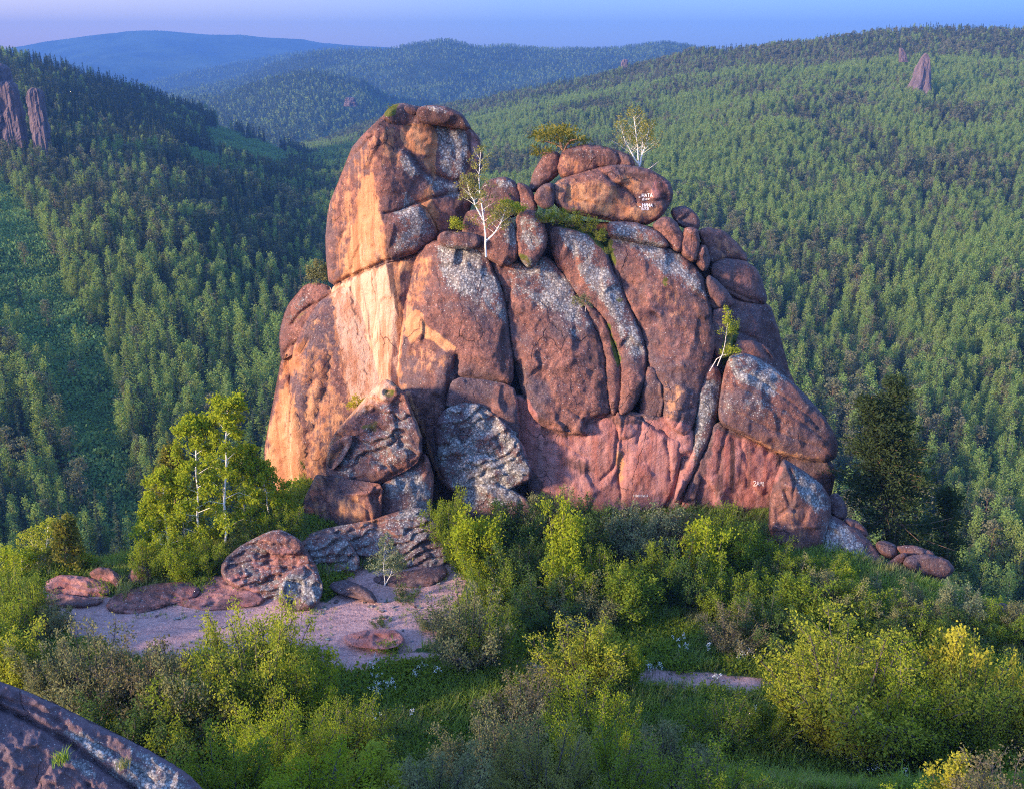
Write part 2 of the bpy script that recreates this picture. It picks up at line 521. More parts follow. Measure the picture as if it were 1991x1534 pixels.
class Hill:
    def __init__(self, name, rows, x0, x1, nc, sub, amp, mat, clear=None, back=400, fall=90, wob=1.0):
        self.px = np.linspace(x0, x1, nc)
        py, d = rows_interp(rows, self.px)
        nr = len(rows)
        t = np.linspace(0, nr - 1, (nr - 1) * sub + 1)
        i = np.clip(t.astype(int), 0, nr - 2)
        f = (t - i)[:, None]
        PY = py[i] * (1 - f) + py[i + 1] * f
        D = np.exp(np.log(d[i]) * (1 - f) + np.log(d[i + 1]) * f)
        PX = np.broadcast_to(self.px, PY.shape)
        P = pix(PX, PY, D)
        P[..., 2] += amp * fbm(P[..., 0] / (60 * wob), P[..., 1] / (60 * wob), 0, 11, 4) * np.minimum(1, t[:, None] / 2 + .15)
        self.P = P
        bk = P[0].copy(); bk2 = P[0].copy()
        s = (D[0] + back * .35) / D[0]
        bk[:, 0] *= s; bk[:, 1] *= s; bk[:, 2] -= fall * .25
        s = (D[0] + back) / D[0]
        bk2[:, 0] *= s; bk2[:, 1] *= s; bk2[:, 2] = P[0][:, 2] - fall
        A = np.concatenate([bk2[None], bk[None], P], 0)
        n, m = A.shape[:2]
        ix = np.arange(n * m).reshape(n, m)
        Q = np.stack([ix[1:, :-1], ix[1:, 1:], ix[:-1, 1:], ix[:-1, :-1]], -1).reshape(-1, 4)
        me = mesh_from(name, A.reshape(-1, 3), Q, True)
        a, b = project(A.reshape(-1, 3))
        if clear is not None:
            attr(me, 'clear', clear(np.stack([a, b], 1)))
        self.o = obj(name, me, mat, kind='structure')
    def scatter(self, per_m2, rng):
        """Points spread evenly over the hill's area."""
        P = self.P
        A, B, C, D = P[:-1, :-1], P[:-1, 1:], P[1:, 1:], P[1:, :-1]
        area = .5 * np.linalg.norm(np.cross(C - A, D - B), axis=-1)
        n = rng.poisson(area / per_m2)
        k = np.repeat(np.arange(n.size), n.ravel())
        u, v = rng.random(len(k))[:, None], rng.random(len(k))[:, None]
        a, b, c, d = (q.reshape(-1, 3)[k] for q in (A, B, C, D))
        return (a * (1 - u) + b * u) * (1 - v) + (d * (1 - u) + c * u) * v

GULLY = pts('-80,360 10,480 60,600 140,730 190,860 215,960 235,1060')
MEADOWS = [pts('395,255 430,250 480,275 540,290 565,308 560,322 520,318 470,300 420,285'), pts('340,285 400,300 440,322 430,335 380,318')]
def left_clear(PP):
    r = np.zeros(len(PP))
    for q in MEADOWS: r = np.maximum(r, sstep(-6, 8, signed(PP, q)))
    return r
def gully(PP):
    d = seg_dist(PP, GULLY)
    w = np.interp(PP[:, 1], [350, 600, 800, 1060], [75, 80, 62, 30]) * (1 + .3 * fbm(PP[:, 0] / 40, PP[:, 1] / 40, 0, 9, 3))
    return d < w

left_rows = [
    [(-700, 40, 900), (-300, 70, 900), (0, 122, 900), (100, 142, 900), (200, 168, 920), (300, 205, 950), (400, 240, 980), (500, 277, 1000), (600, 312, 1020), (700, 352, 1020), (820, 400, 1000)],
    [(-700, 130, 720), (0, 185, 720), (300, 255, 740), (500, 318, 760), (820, 420, 800)],
    [(-700, 250, 560), (0, 290, 560), (300, 330, 575), (500, 372, 590), (820, 450, 650)],
    [(-700, 470, 365), (0, 490, 370), (300, 500, 375), (820, 560, 430)],
    [(-700, 690, 285), (0, 700, 290), (820, 740, 300)],
    [(-700, 900, 228), (0, 900, 230), (820, 920, 235)],
    [(-700, 1150, 178), (0, 1150, 180), (820, 1150, 184)],
    [(-700, 1500, 140), (0, 1500, 140), (820, 1500, 140)]]
right_rows = [
    [(560, 300, 1450), (640, 285, 1450), (700, 255, 1450), (900, 212, 1450), (1050, 186, 1400), (1200, 150, 1350), (1350, 116, 1300), (1500, 101, 1250), (1650, 84, 1250), (1800, 72, 1250), (1991, 73, 1250), (2700, 90, 1250)],
    [(560, 330, 1000), (900, 270, 1000), (1200, 215, 980), (1500, 175, 950), (1800, 155, 950), (2700, 165, 950)],
    [(560, 380, 700), (1200, 320, 700), (1500, 290, 690), (2700, 290, 690)],
    [(560, 430, 560), (1500, 400, 555), (2700, 400, 555)],
    [(560, 560, 425), (2700, 550, 425)],
    [(560, 700, 348), (2700, 700, 345)],
    [(560, 900, 262), (2700, 900, 258)],
    [(560, 1100, 215), (2700, 1100, 212)],
    [(560, 1350, 170), (2700, 1350, 170)]]
left_hill = Hill('left_hillside', left_rows, -1500, 820, 230, 8, 5, M['hill'], left_clear)
right_hill = Hill('right_hillside', right_rows, 560, 3500, 300, 8, 5, M['hill'])
mid_rows = [[(250, 215, 2300), (350, 195, 2300), (430, 190, 2250), (500, 165, 2200), (560, 146, 2200), (610, 140, 2200), (650, 150, 2200), (700, 160, 2200), (760, 195, 2250), (900, 215, 2300), (1100, 260, 2300)],
            [(250, 260, 1900), (610, 215, 1850), (1100, 290, 1900)], [(250, 330, 1600), (610, 300, 1550), (1100, 330, 1600)], [(250, 420, 1300), (1100, 420, 1300)]]
mid_hill = Hill('mid_hill', mid_rows, 250, 1100, 90, 10, 14, M['farhill'], wob=2.2)
ridge_rows = [[(300, 190, 3400), (480, 150, 3400), (560, 118, 3400), (620, 103, 3400), (700, 102, 3400), (760, 98, 3400), (800, 87, 3400), (850, 79, 3400), (880, 82, 3400), (930, 93, 3400), (980, 92, 3400), (1080, 100, 3400), (1180, 97, 3400), (1290, 84, 3400), (1350, 94, 3400), (1450, 120, 3400), (1700, 170, 3400)],
              [(300, 210, 3000), (600, 150, 2950), (850, 130, 2950), (1100, 135, 2950), (1300, 125, 2950), (1700, 190, 3000)],
              [(300, 250, 2600), (850, 190, 2500), (1300, 180, 2600), (1700, 230, 2600)], [(300, 320, 2200), (850, 290, 2150), (1700, 300, 2200)]]
far_ridge = Hill('far_ridge', ridge_rows, 300, 1700, 160, 10, 42, M['farhill'], wob=3.2)
blue_rows = [[(150, 190, 4700), (280, 165, 4700), (380, 140, 4700), (480, 120, 4700), (560, 106, 4700), (640, 97, 4700), (720, 96, 4700), (800, 100, 4700), (1100, 130, 4700)],
             [(150, 230, 4000), (600, 150, 4000), (1100, 170, 4000)], [(150, 320, 3400), (1100, 320, 3400)]]
blue_ridge = Hill('blue_ridge', blue_rows, 150, 1100, 90, 12, 50, M['farhill'], wob=4)
mtn_rows = [[(-900, 120, 7600), (-300, 118, 7600), (-60, 106, 7500), (0, 98, 7500), (50, 89, 7500), (100, 80, 7500), (150, 73, 7500), (200, 67, 7500), (250, 62, 7500), (310, 60, 7500), (350, 63, 7500), (400, 66, 7500), (470, 68, 7500), (520, 73, 7500), (590, 76, 7500), (620, 83, 7500), (660, 87, 7500), (720, 91, 7500), (790, 96, 7600), (1000, 110, 7600), (2700, 112, 7600)],
            [(-900, 140, 6800), (100, 108, 6900), (300, 96, 6700), (500, 102, 7000), (700, 116, 6800), (2700, 140, 6900)], [(-900, 170, 6000), (200, 130, 5800), (420, 122, 6100), (620, 135, 5800), (2700, 170, 6000)], [(-900, 260, 5000), (2700, 260, 5000)]]
mountain = Hill('far_mountain', mtn_rows, -900, 2700, 180, 12, 60, M['farhill'], back=600, fall=140, wob=4)
bs = 9000.0
obj('valley_floor', mesh_from('valley_floor', [(-bs, -200, -155), (bs, -200, -155), (bs, 8200, -155), (-bs, 8200, -155)], np.array([[0, 1, 2, 3]])), M['hill'], kind='structure')

# ------------------------------------------------------------------ air
def haze_box():
    x0, x1, y0, y1, z0, z1 = -9300, 9300, -400, 8600, -320, 260
    v = [(x, y, z) for x in (x0, x1) for y in (y0, y1) for z in (z0, z1)]
    f = [(0, 1, 3, 2), (4, 6, 7, 5), (0, 4, 5, 1), (2, 3, 7, 6), (0, 2, 6, 4), (1, 5, 7, 3)]
    me = mesh_from('haze', np.array(v, float), f)
    m = bpy.data.materials.new('hazy_air')
    m.use_nodes = True
    n = m.node_tree.nodes
    n.clear()
    out = n.new('ShaderNodeOutputMaterial')
    pv = n.new('ShaderNodeVolumePrincipled')
    pv.inputs['Color'].default_value = (.085, .215, .52, 1)
    pv.inputs['Density'].default_value = HAZE
    pv.inputs['Anisotropy'].default_value = 0.0
    m.node_tree.links.new(pv.outputs[0], out.inputs['Volume'])
    return obj('haze', me, m, kind='stuff')
HAZE = 0.00020
haze_box()

# ------------------------------------------------------------------ plant building blocks
class Geo:
    """Collects tubes and leaf quads into vertex and face arrays."""
    def __init__(self): self.v, self.f, self.n = [], [], 0
    def add(self, v, f):
        self.v.append(v); self.f.append(f + self.n); self.n += len(v)
    def tube(self, path, rad, sides=5):
        path = np.asarray(path, float); n = len(path)
        rad = np.broadcast_to(np.asarray(rad, float), (n,))
        T = np.gradient(path, axis=0)
        T /= np.linalg.norm(T, axis=1, keepdims=True) + 1e-9
        ref = np.array([0.31, 0.95, 0.05])
        U = np.cross(T, ref); U /= np.linalg.norm(U, axis=1, keepdims=True) + 1e-9
        Vv = np.cross(T, U)
        a = np.linspace(0, 2 * PI, sides, endpoint=False)
        ring = path[:, None] + rad[:, None, None] * (np.cos(a)[None, :, None] * U[:, None] + np.sin(a)[None, :, None] * Vv[:, None])
        i = np.arange(n * sides).reshape(n, sides)
        j = np.roll(i, -1, 1)
        self.add(ring.reshape(-1, 3), np.stack([i[:-1], j[:-1], j[1:], i[1:]], -1).reshape(-1, 4))
    def leaves(self, C, L, Wd, rng, dirs=None, spread=1.0, flat=.0):
        """Leaf-shaped quads at C: length L, width Wd, pointing along dirs (with scatter)."""
        n = len(C)
        d = rng.normal(size=(n, 3)) * spread
        if dirs is not None: d = d + dirs
        d[:, 2] *= (1 - flat)
        d /= np.linalg.norm(d, axis=1, keepdims=True) + 1e-9
        s = np.cross(d, rng.normal(size=(n, 3)) + np.array([0, 0, 2.0 * flat]))
        if flat > 0:
            s = np.cross(d, np.array([0, 0, 1.0]) + rng.normal(size=(n, 3)) * (1 - flat))
        s /= np.linalg.norm(s, axis=1, keepdims=True) + 1e-9
        k = (.65 + .7 * rng.random(n))[:, None]
        l2, w2 = d * L * k * .5, s * Wd * k * .5
        v = np.stack([C - l2, C + w2 - l2 * .1, C + l2, C - w2 - l2 * .1], 1).reshape(-1, 3)
        self.add(v, np.arange(4 * n).reshape(n, 4))
    def mesh(self, name, smooth=False):
        return mesh_from(name, np.concatenate(self.v), np.concatenate(self.f), smooth)

def unit(v): return v / (np.linalg.norm(v) + 1e-9)

def spruce(seed, Ht=14.0, R=2.0, levels=26, nb=7, quads=3):
    r = np.random.default_rng(seed)
    tr, cr = Geo(), Geo()
    lean = r.normal(size=2) * .15
    zz = np.linspace(0, Ht, 7)
    tr.tube(np.stack([lean[0] * zz / Ht, lean[1] * zz / Ht, zz], 1), np.linspace(.17, .02, 7), 5)
    C, D = [], []
    for k in range(levels):
        u = (k + r.random() * .6) / levels
        z = Ht * (.10 + .90 * u)
        rad = R * (1 - u) ** .85 * (.75 + .5 * r.random()) + .10
        for b in range(max(3, int(nb * (1 - u * .5)))):
            a = r.random() * 2 * PI
            rr = rad * (.7 + .45 * r.random())
            for q in range(quads):
                f = (q + .7) / quads
                C.append((math.cos(a) * rr * f, math.sin(a) * rr * f, z - .35 * rr * f * f - .05))
                D.append((math.cos(a), math.sin(a), -.45))
    C, D = np.array(C), np.array(D)
    cr.leaves(C, .95, .50, r, D, .22, .5)
    cr.leaves(np.array([[0, 0, Ht - .2], [0, 0, Ht - .6], [.05, 0, Ht - .4]]), 1.0, .25, r, np.array([[0, 0, 3.]] * 3), .2)
    return tr.mesh('trunk'), cr.mesh('crown')

def pine(seed, Ht=14.0, R=2.1, start=.42, clumps=46, per=13):
    r = np.random.default_rng(seed)
    tr, cr = Geo(), Geo()
    zz = np.linspace(0, Ht * .96, 8)
    b = r.normal(size=2) * .4
    px_ = np.stack([b[0] * np.sin(zz / Ht * 2), b[1] * np.sin(zz / Ht * 2.4), zz], 1)
    tr.tube(px_, np.linspace(.2, .03, 8), 5)
    for k in range(clumps):
        u = r.random() ** .8
        z = Ht * (start + (1 - start) * u)
        rad = R * math.sin(PI * (.18 + .76 * u) ) ** .8 * (.45 + .65 * r.random())
        a = r.random() * 2 * PI
        o = np.array([b[0] * math.sin(z / Ht * 2), b[1] * math.sin(z / Ht * 2.4), z])
        e = o + np.array([math.cos(a) * rad, math.sin(a) * rad, .25 * rad])
        if k % 2 == 0: tr.tube(np.array([o - [0, 0, .2], (o + e) / 2, e]), [.05, .035, .015], 3)
        C = e + r.normal(size=(per, 3)) * np.array([.50, .50, .28])
        cr.leaves(C, .62, .34, r, np.array([math.cos(a), math.sin(a), .5]) * .6, .8)
    return tr.mesh('trunk'), cr.mesh('crown')

def broadleaf(seed, Ht=14.0, R=2.3, base=.25, clumps=80, per=14, leaf=.46, droop=.0, nlimb=9):
    r = np.random.default_rng(seed)
    tr, cr = Geo(), Geo()
    zz = np.linspace(0, Ht * .95, 9)
    b = r.normal(size=4) * .28
    def axis(z): return np.array([b[0] * math.sin(z / Ht * 3) + b[2] * z / Ht, b[1] * math.sin(z / Ht * 3.5) + b[3] * z / Ht, z])
    tr.tube(np.array([axis(z) for z in zz]), np.linspace(.15, .02, 9), 6)
    for k in range(clumps):
        u = r.random()
        z = Ht * (base + (1 - base) * u)
        prof = math.sin(PI * min(1, .12 + .86 * u)) ** .7 * (1.15 - .45 * u)
        rad = R * prof * (.35 + .75 * r.random())
        a = r.random() * 2 * PI
        o = axis(max(0, z - rad * .8))
        e = axis(z) + np.array([math.cos(a) * rad, math.sin(a) * rad, 0])
        if k < nlimb * 2: tr.tube(np.array([o, (o * .45 + e * .55) + [0, 0, .1], e]), [.05, .03, .012], 3)
        C = e + r.normal(size=(per, 3)) * np.array([.45, .45, .5])
        cr.leaves(C, leaf, leaf * .7, r, np.array([0, 0, -droop]), .8)
    return tr.mesh('trunk'), cr.mesh('crown')

def low_tree(seed, Ht=13.0, R=2.4, pointed=True):
    """A far tree of a few dozen faces, still an uneven crown."""
    r = np.random.default_rng(seed)
    cr = Geo()
    n = 34
    u = r.random(n)
    a = r.random(n) * 2 * PI
    z = Ht * (.12 + .86 * u)
    rad = R * ((1 - u) if pointed else np.sin(PI * (.15 + .8 * u))) * (.4 + .6 * r.random(n)) + .1
    C = np.stack([np.cos(a) * rad, np.sin(a) * rad, z], 1)
    D = np.stack([np.cos(a), np.sin(a), -.6 * np.ones(n)], 1)
    cr.leaves(C, 2.3, 1.5, r, D, .5)
    return cr.mesh('far_tree')

def join_tree(tr, cr, name, m_tr, m_cr):
    """Trunk and crown as one two-material mesh (for the forest mass)."""
    n1, n2 = len(tr.vertices), len(cr.vertices)
    v = np.empty((n1 + n2) * 3, np.float32)
    tr.vertices.foreach_get('co', v[:n1 * 3]); cr.vertices.foreach_get('co', v[n1 * 3:])
    f1 = np.empty(len(tr.loops), np.int32); tr.loops.foreach_get('vertex_index', f1)
    f2 = np.empty(len(cr.loops), np.int32); cr.loops.foreach_get('vertex_index', f2)
    me = mesh_from(name, v.reshape(-1, 3), np.concatenate([f1, f2 + n1]).reshape(-1, 4))
    me.materials.append(m_tr); me.materials.append(m_cr)
    mi = np.ones(len(me.polygons), np.int32); mi[:len(f1) // 4] = 0
    me.polygons.foreach_set('material_index', mi)
    return me

KINDS = {
    'spruce': dict(protos=[spruce(s, 16.5, R) for s, R in ((1, 1.7), (2, 2.0), (3, 1.4), (4, 1.8))], mt='trunk', mc='spruce'),
    'pine': dict(protos=[pine(s, 14, R, st) for s, R, st in ((11, 2.0, .38), (12, 2.4, .45), (13, 1.8, .3))], mt='pinebark', mc='pine'),
    'birch': dict(protos=[broadleaf(s, 15.5, R, bs_) for s, R, bs_ in ((21, 1.8, .10), (22, 2.2, .16), (23, 1.5, .08), (24, 1.9, .12))], mt='paletrunk', mc='birch')}

def proto_collection(name, meshes):
    c = bpy.data.collections.new(name)
    for i, m in enumerate(meshes):
        o = bpy.data.objects.new('%s_source.%03d' % (name, i), m)
        c.objects.link(o)
    return c

def gn_scatter(name, P, rot, scl, which, coll, kind='stuff'):
    """ONE object whose points carry copies of the meshes in coll."""
    me = bpy.data.meshes.new(name)
    me.vertices.add(len(P)); me.vertices.foreach_set('co', np.ascontiguousarray(P, np.float32).ravel())
    attr(me, 'rot', rot)
    attr(me, 'scl', np.asarray(scl), 'FLOAT_VECTOR')
    a = me.attributes.new('idx', 'INT', 'POINT'); a.data.foreach_set('value', np.asarray(which, np.int32))
    o = obj(name, me, None, kind=kind)
    ng = bpy.data.node_groups.new(name + '_scatter', 'GeometryNodeTree')
    ng.interface.new_socket('Geometry', in_out='INPUT', socket_type='NodeSocketGeometry')
    ng.interface.new_socket('Geometry', in_out='OUTPUT', socket_type='NodeSocketGeometry')
    N, Lk = ng.nodes, ng.links
    gi, go = N.new('NodeGroupInput'), N.new('NodeGroupOutput')
    ci = N.new('GeometryNodeCollectionInfo')
    ci.inputs['Collection'].default_value = coll
    ci.inputs['Separate Children'].default_value = True
    ci.inputs['Reset Children'].default_value = True
    ip = N.new('GeometryNodeInstanceOnPoints')
    ip.inputs['Pick Instance'].default_value = True
    def na(nm, typ):
        nd = N.new('GeometryNodeInputNamedAttribute'); nd.data_type = typ
        nd.inputs['Name'].default_value = nm
        return nd.outputs[0]
    cx = N.new('ShaderNodeCombineXYZ')
    Lk.new(na('rot', 'FLOAT'), cx.inputs[2])
    Lk.new(gi.outputs[0], ip.inputs['Points'])
    Lk.new(ci.outputs[0], ip.inputs['Instance'])
    Lk.new(na('idx', 'INT'), ip.inputs['Instance Index'])
    Lk.new(cx.outputs[0], ip.inputs['Rotation'])
    Lk.new(na('scl', 'FLOAT_VECTOR'), ip.inputs['Scale'])
    Lk.new(ip.outputs[0], go.inputs[0])
    o.modifiers.new('scatter', 'NODES').node_group = ng
    return o

# ------------------------------------------------------------------ forest
ROCK_OUT = pts('515,905 545,680 548,640 600,553 645,556 637,440 655,372 687,302 705,262 760,215 845,208 907,240 932,285 936,336 985,345 1030,360 1046,323 1090,290 1130,284 1200,300 1240,327 1300,350 1307,395 1360,435 1415,456 1457,508 1500,610 1540,743 1625,860 1620,980 1730,1110 1500,1140 850,1080 600,1060 560,1000')

def species(P, hill):
    a, b = project(P)
    n1 = fbm(P[:, 0] / 55, P[:, 1] / 75, 0, 21, 3)
    n2 = fbm(P[:, 0] / 35, P[:, 1] / 55, 0, 25, 3)
    r = rng.random(len(P))
    if hill == 'left':
        ridge = np.interp(a, [0, 300, 600], [170, 240, 340])
        pb = .06 + .66 * sstep(430, 660, b + 110 * n1 + (250 - a) * .15) - .25 * sstep(760, 900, b)
        pb = np.where(b < ridge + 30, .02, pb)
        pb = pb + .3 * sstep(.1, .35, n2)
        pp = np.where(b < ridge + 60, .08, .28 + .5 * n2)
    else:
        ridge = np.interp(a, [600, 1350, 1991], [260, 120, 85])
        pb = .66 + 1.25 * n1
        pb = np.where(b < ridge + 40, .12, pb)
        pp = .52 + .7 * n2
    k = np.where(r < pb, 2, np.where(rng.random(len(P)) < pp, 1, 0))
    return k

NAMES = ['spruce', 'pine', 'birch']
CODE = {'left': 'left', 'right': 'right'}
lists = {k: [] for k in range(3)}
for side, hill, per in (('left', left_hill, 10.0), ('right', right_hill, 10.5)):
    P = hill.scatter(per, rng)
    a, b = project(P)
    ok = (b < 1420) & (((a > -260) & (a < 2260)) | (rng.random(len(P)) < .5))
    PPx = np.stack([a, b], 1)
    if side == 'left':
        ok &= (~gully(PPx) | (rng.random(len(P)) < .04)) & (left_clear(PPx) < .4) & (left_clear(PPx - np.array([0, 14])) < .4) & (left_clear(PPx - np.array([0, 26])) < .4) & (a < 860)
    else:
        ok &= ~((a < 1400) & (b > 900))
    # behind the rock the wood is thinner: only a step to the side shows it
    ok &= (signed(PPx, ROCK_OUT) < 60) | (rng.random(len(P)) < .5)
    P = P[ok]
    kd = species(P, side)
    h = (.40 + .62 * rng.random(len(P)) ** .8) * np.where(kd == 0, 1.02, 1.0)
    h = h * (1 + .25 * fbm(P[:, 0] / 50, P[:, 1] / 50, 0, 31, 2))
    for k in range(3):
        s = kd == k
        lists[k].append((P[s], h[s], np.array([side] * s.sum())))

LANDMARKS = [(20, 200, 'the pink left edge cliff'), (85, 220, 'the slim pillar crag'), (60, 420, 'the head of the scrub gully'), (110, 680, 'the middle of the scrub gully'), (190, 860, 'the lower scrub gully'), (30, 950, 'the left terrace pines'), (480, 290, 'the left hillside meadow'),
             (360, 310, 'the small meadow strip'), (620, 420, 'the shoulder of the tower'), (590, 560, 'the upper left buttress'), (430, 560, 'the open left slope centre'), (300, 480, 'the middle of the left hillside'), (440, 760, 'the tallest clump birch'), (310, 880, 'the small sunlit pine'), (540, 760, 'the orange buttress'), (260, 700, 'the birch grove by the gully'),
             (1780, 150, 'the pyramid crag'), (1500, 560, 'the right shoulder of the outcrop'), (1590, 760, 'the big shoulder boulder'), (1740, 740, 'the twin topped pine top'), (1680, 640, 'the slope above both pines'), (1850, 940, 'the small dark conifer'), (1960, 760, 'the right picture edge middle'), (1930, 1050, 'the right end of the ridge'), (1840, 820, 'the twin topped pine slope'), (1950, 900, 'the right edge over the ridge'), (1850, 640, 'the middle of the right slope')]
GROUPS = {}
for k, nm in enumerate(NAMES):
    P = np.concatenate([l[0] for l in lists[k]]); h = np.concatenate([l[1] for l in lists[k]]); sd = np.concatenate([l[2] for l in lists[k]])
    a, b = project(P)
    top = P.copy(); top[:, 2] += h * 14
    ta, tb = project(top)
    size = b - tb
    mid = np.stack([ta, tb * .7 + b * .3], 1)
    lim = np.interp(a, [-50, 0, 60, 260, 300, 560, 1560, 1640, 1900, 1991, 2050], [1060, 1060, 1000, 1075, 760, 740, 880, 900, 1080, 1150, 1150])
    seen = (a > 5) & (a < 1986) & (tb < lim - 25) & (signed(mid, ROCK_OUT) < -6)
    order = np.argsort(-np.where(seen, size, -1))
    NI = 270
    ind = order[:NI]
    rest = np.ones(len(P), bool); rest[ind] = False
    K = KINDS[nm]
    what = {'spruce': ('dark spruce', 'spruce trees on the hillsides', 'spruce'),
            'pine': ('dull green pine', 'pine trees on the hillsides', 'pine'),
            'birch': ('green birch', 'birch trees on the hillsides', 'birch')}[nm]
    def where(i):
        x, y = a[i], tb[i] * .6 + b[i] * .4
        q = sorted(LANDMARKS, key=lambda m: (x - m[0]) ** 2 + ((y - m[1]) * 1.3) ** 2)[0]
        dx, dy = x - q[0], y - q[1]
        far = 'far ' if math.hypot(dx, dy) > 110 else ('just ' if math.hypot(dx, dy) < 45 else '')
        if abs(dx) < .42 * abs(dy): rel = 'above' if dy < 0 else 'below'
        elif abs(dy) < .42 * abs(dx): rel = 'left of' if dx < 0 else 'right of'
        else: rel = ('above and ' if dy < 0 else 'below and ') + ('left of' if dx < 0 else 'right of')
        return far + rel + ' ' + q[2]
    hq = np.quantile(size[ind], [.3, .7])
    for i in ind:
        tr, cr = K['protos'][rng.integers(len(K['protos']))]
        s = float(h[i])
        w = s * rng.uniform(.85, 1.2)
        tall = 'short' if size[i] < hq[0] else ('tall' if size[i] > hq[1] else 'mid-sized')
        slim = 'slender' if w / s < .95 else ('broad' if w / s > 1.1 else 'even')
        t = thing(nm + '_tree', '%s %s %s %s' % (tall, slim, what[0], where(i)), what[2], P[i] - np.array([0, 0, .3]), what[1], float(rng.random() * 6.28), (w, w, s))
        obj('trunk', tr, M[K['mt']], t)
        obj('crown', cr, M[K['mc']], t)
    joined = [join_tree(tr, cr, nm + '_mass', M[K['mt']], M[K['mc']]) for tr, cr in K['protos']]
    coll = proto_collection(nm, joined)
    Pr, hr = P[rest], h[rest]
    w = hr * rng.uniform(.85, 1.2, len(hr))
    o = gn_scatter(nm + '_forest', Pr - np.array([0, 0, .3]), rng.random(len(Pr)) * 6.28, np.stack([w, w, hr], 1), rng.integers(0, len(joined), len(Pr)), coll)
    tag(o, {'spruce': 'mass of dark spruces covering the hillsides', 'pine': 'mass of brownish pines among the hillside forest', 'birch': 'mass of light green birches covering the hillsides'}[nm], 'forest')

# low scrub in the gully on the left hillside and under the trees
def scrub(seed):
    r = np.random.default_rng(seed)
    cr = Geo()
    C = r.normal(size=(150, 3)) * np.array([.75, .75, .45]) + np.array([0, 0, .9])
    C[:, 2] = np.abs(C[:, 2])
    cr.leaves(C, .42, .28, r, np.array([0, 0, .3]), .9)
    me = cr.mesh('scrub'); me.materials.append(M['scrub'])
    return me
P = left_hill.scatter(1.7, rng)
a, b = project(P)
PPx = np.stack([a, b], 1)
P = P[(a > -100) & (a < 330) & (b > 330) & (b < 1250) & gully(PPx)]
P2 = right_hill.scatter(9, rng)
a, b = project(P2)
P2 = P2[(a > 1480) & (a < 2100) & (b > 640) & (b < 1300)]
P3 = left_hill.scatter(14, rng)
a, b = project(P3)
P3 = P3[(left_clear(np.stack([a, b], 1)) > .3)]
P = np.concatenate([P, P2, P3])
s = rng.uniform(.5, 2.3, len(P)) * (1 + .5 * fbm(P[:, 0] / 12, P[:, 1] / 12, 0, 33, 2))
o = gn_scatter('scrub_thicket', P, rng.random(len(P)) * 6.28, np.stack([s, s, s * rng.uniform(.6, 1.3, len(P))], 1), rng.integers(0, 3, len(P)), proto_collection('scrub', [scrub(i) for i in (1, 2, 3)]))
tag(o, 'low green scrub filling the gully of the left hillside', 'scrub')

# far trees on the blue hills
def lows(mat):
    out = []
    for i in range(4):
        me = low_tree(50 + i, 13, 2.5, i < 3); me.materials.append(M[mat if i < 3 else 'birch']); out.append(me)
    return out
FC = proto_collection('far_tree', lows('spruce'))
for hl, per, nm, lab in ((mid_hill, 30, 'mid_hill_forest', 'forest on the rounded nearer blue hill'), (far_ridge, 48, 'far_ridge_forest', 'forest on the long blue ridge with a peak'),
                         (blue_ridge, 110, 'blue_ridge_forest', 'hazy forest on the pale blue ridge behind')):
    P = hl.scatter(per, rng)
    a, b = project(P)
    P = P[(a > -60) & (a < 2050) & (signed(np.stack([a, b], 1), ROCK_OUT) < 5) & (b < 300)]
    s = rng.uniform(.55, 1.05, len(P)) * (1.0 if per < 100 else 1.2)
    w = rng.random(len(P)) + .35 * fbm(P[:, 0] / 200, P[:, 1] / 200, 0, 41, 3)
    o = gn_scatter(nm, P, rng.random(len(P)) * 6.28, np.stack([s, s, s], 1), np.where(w > .78, 3, rng.integers(0, 3, len(P))), FC)
    tag(o, lab, 'forest')
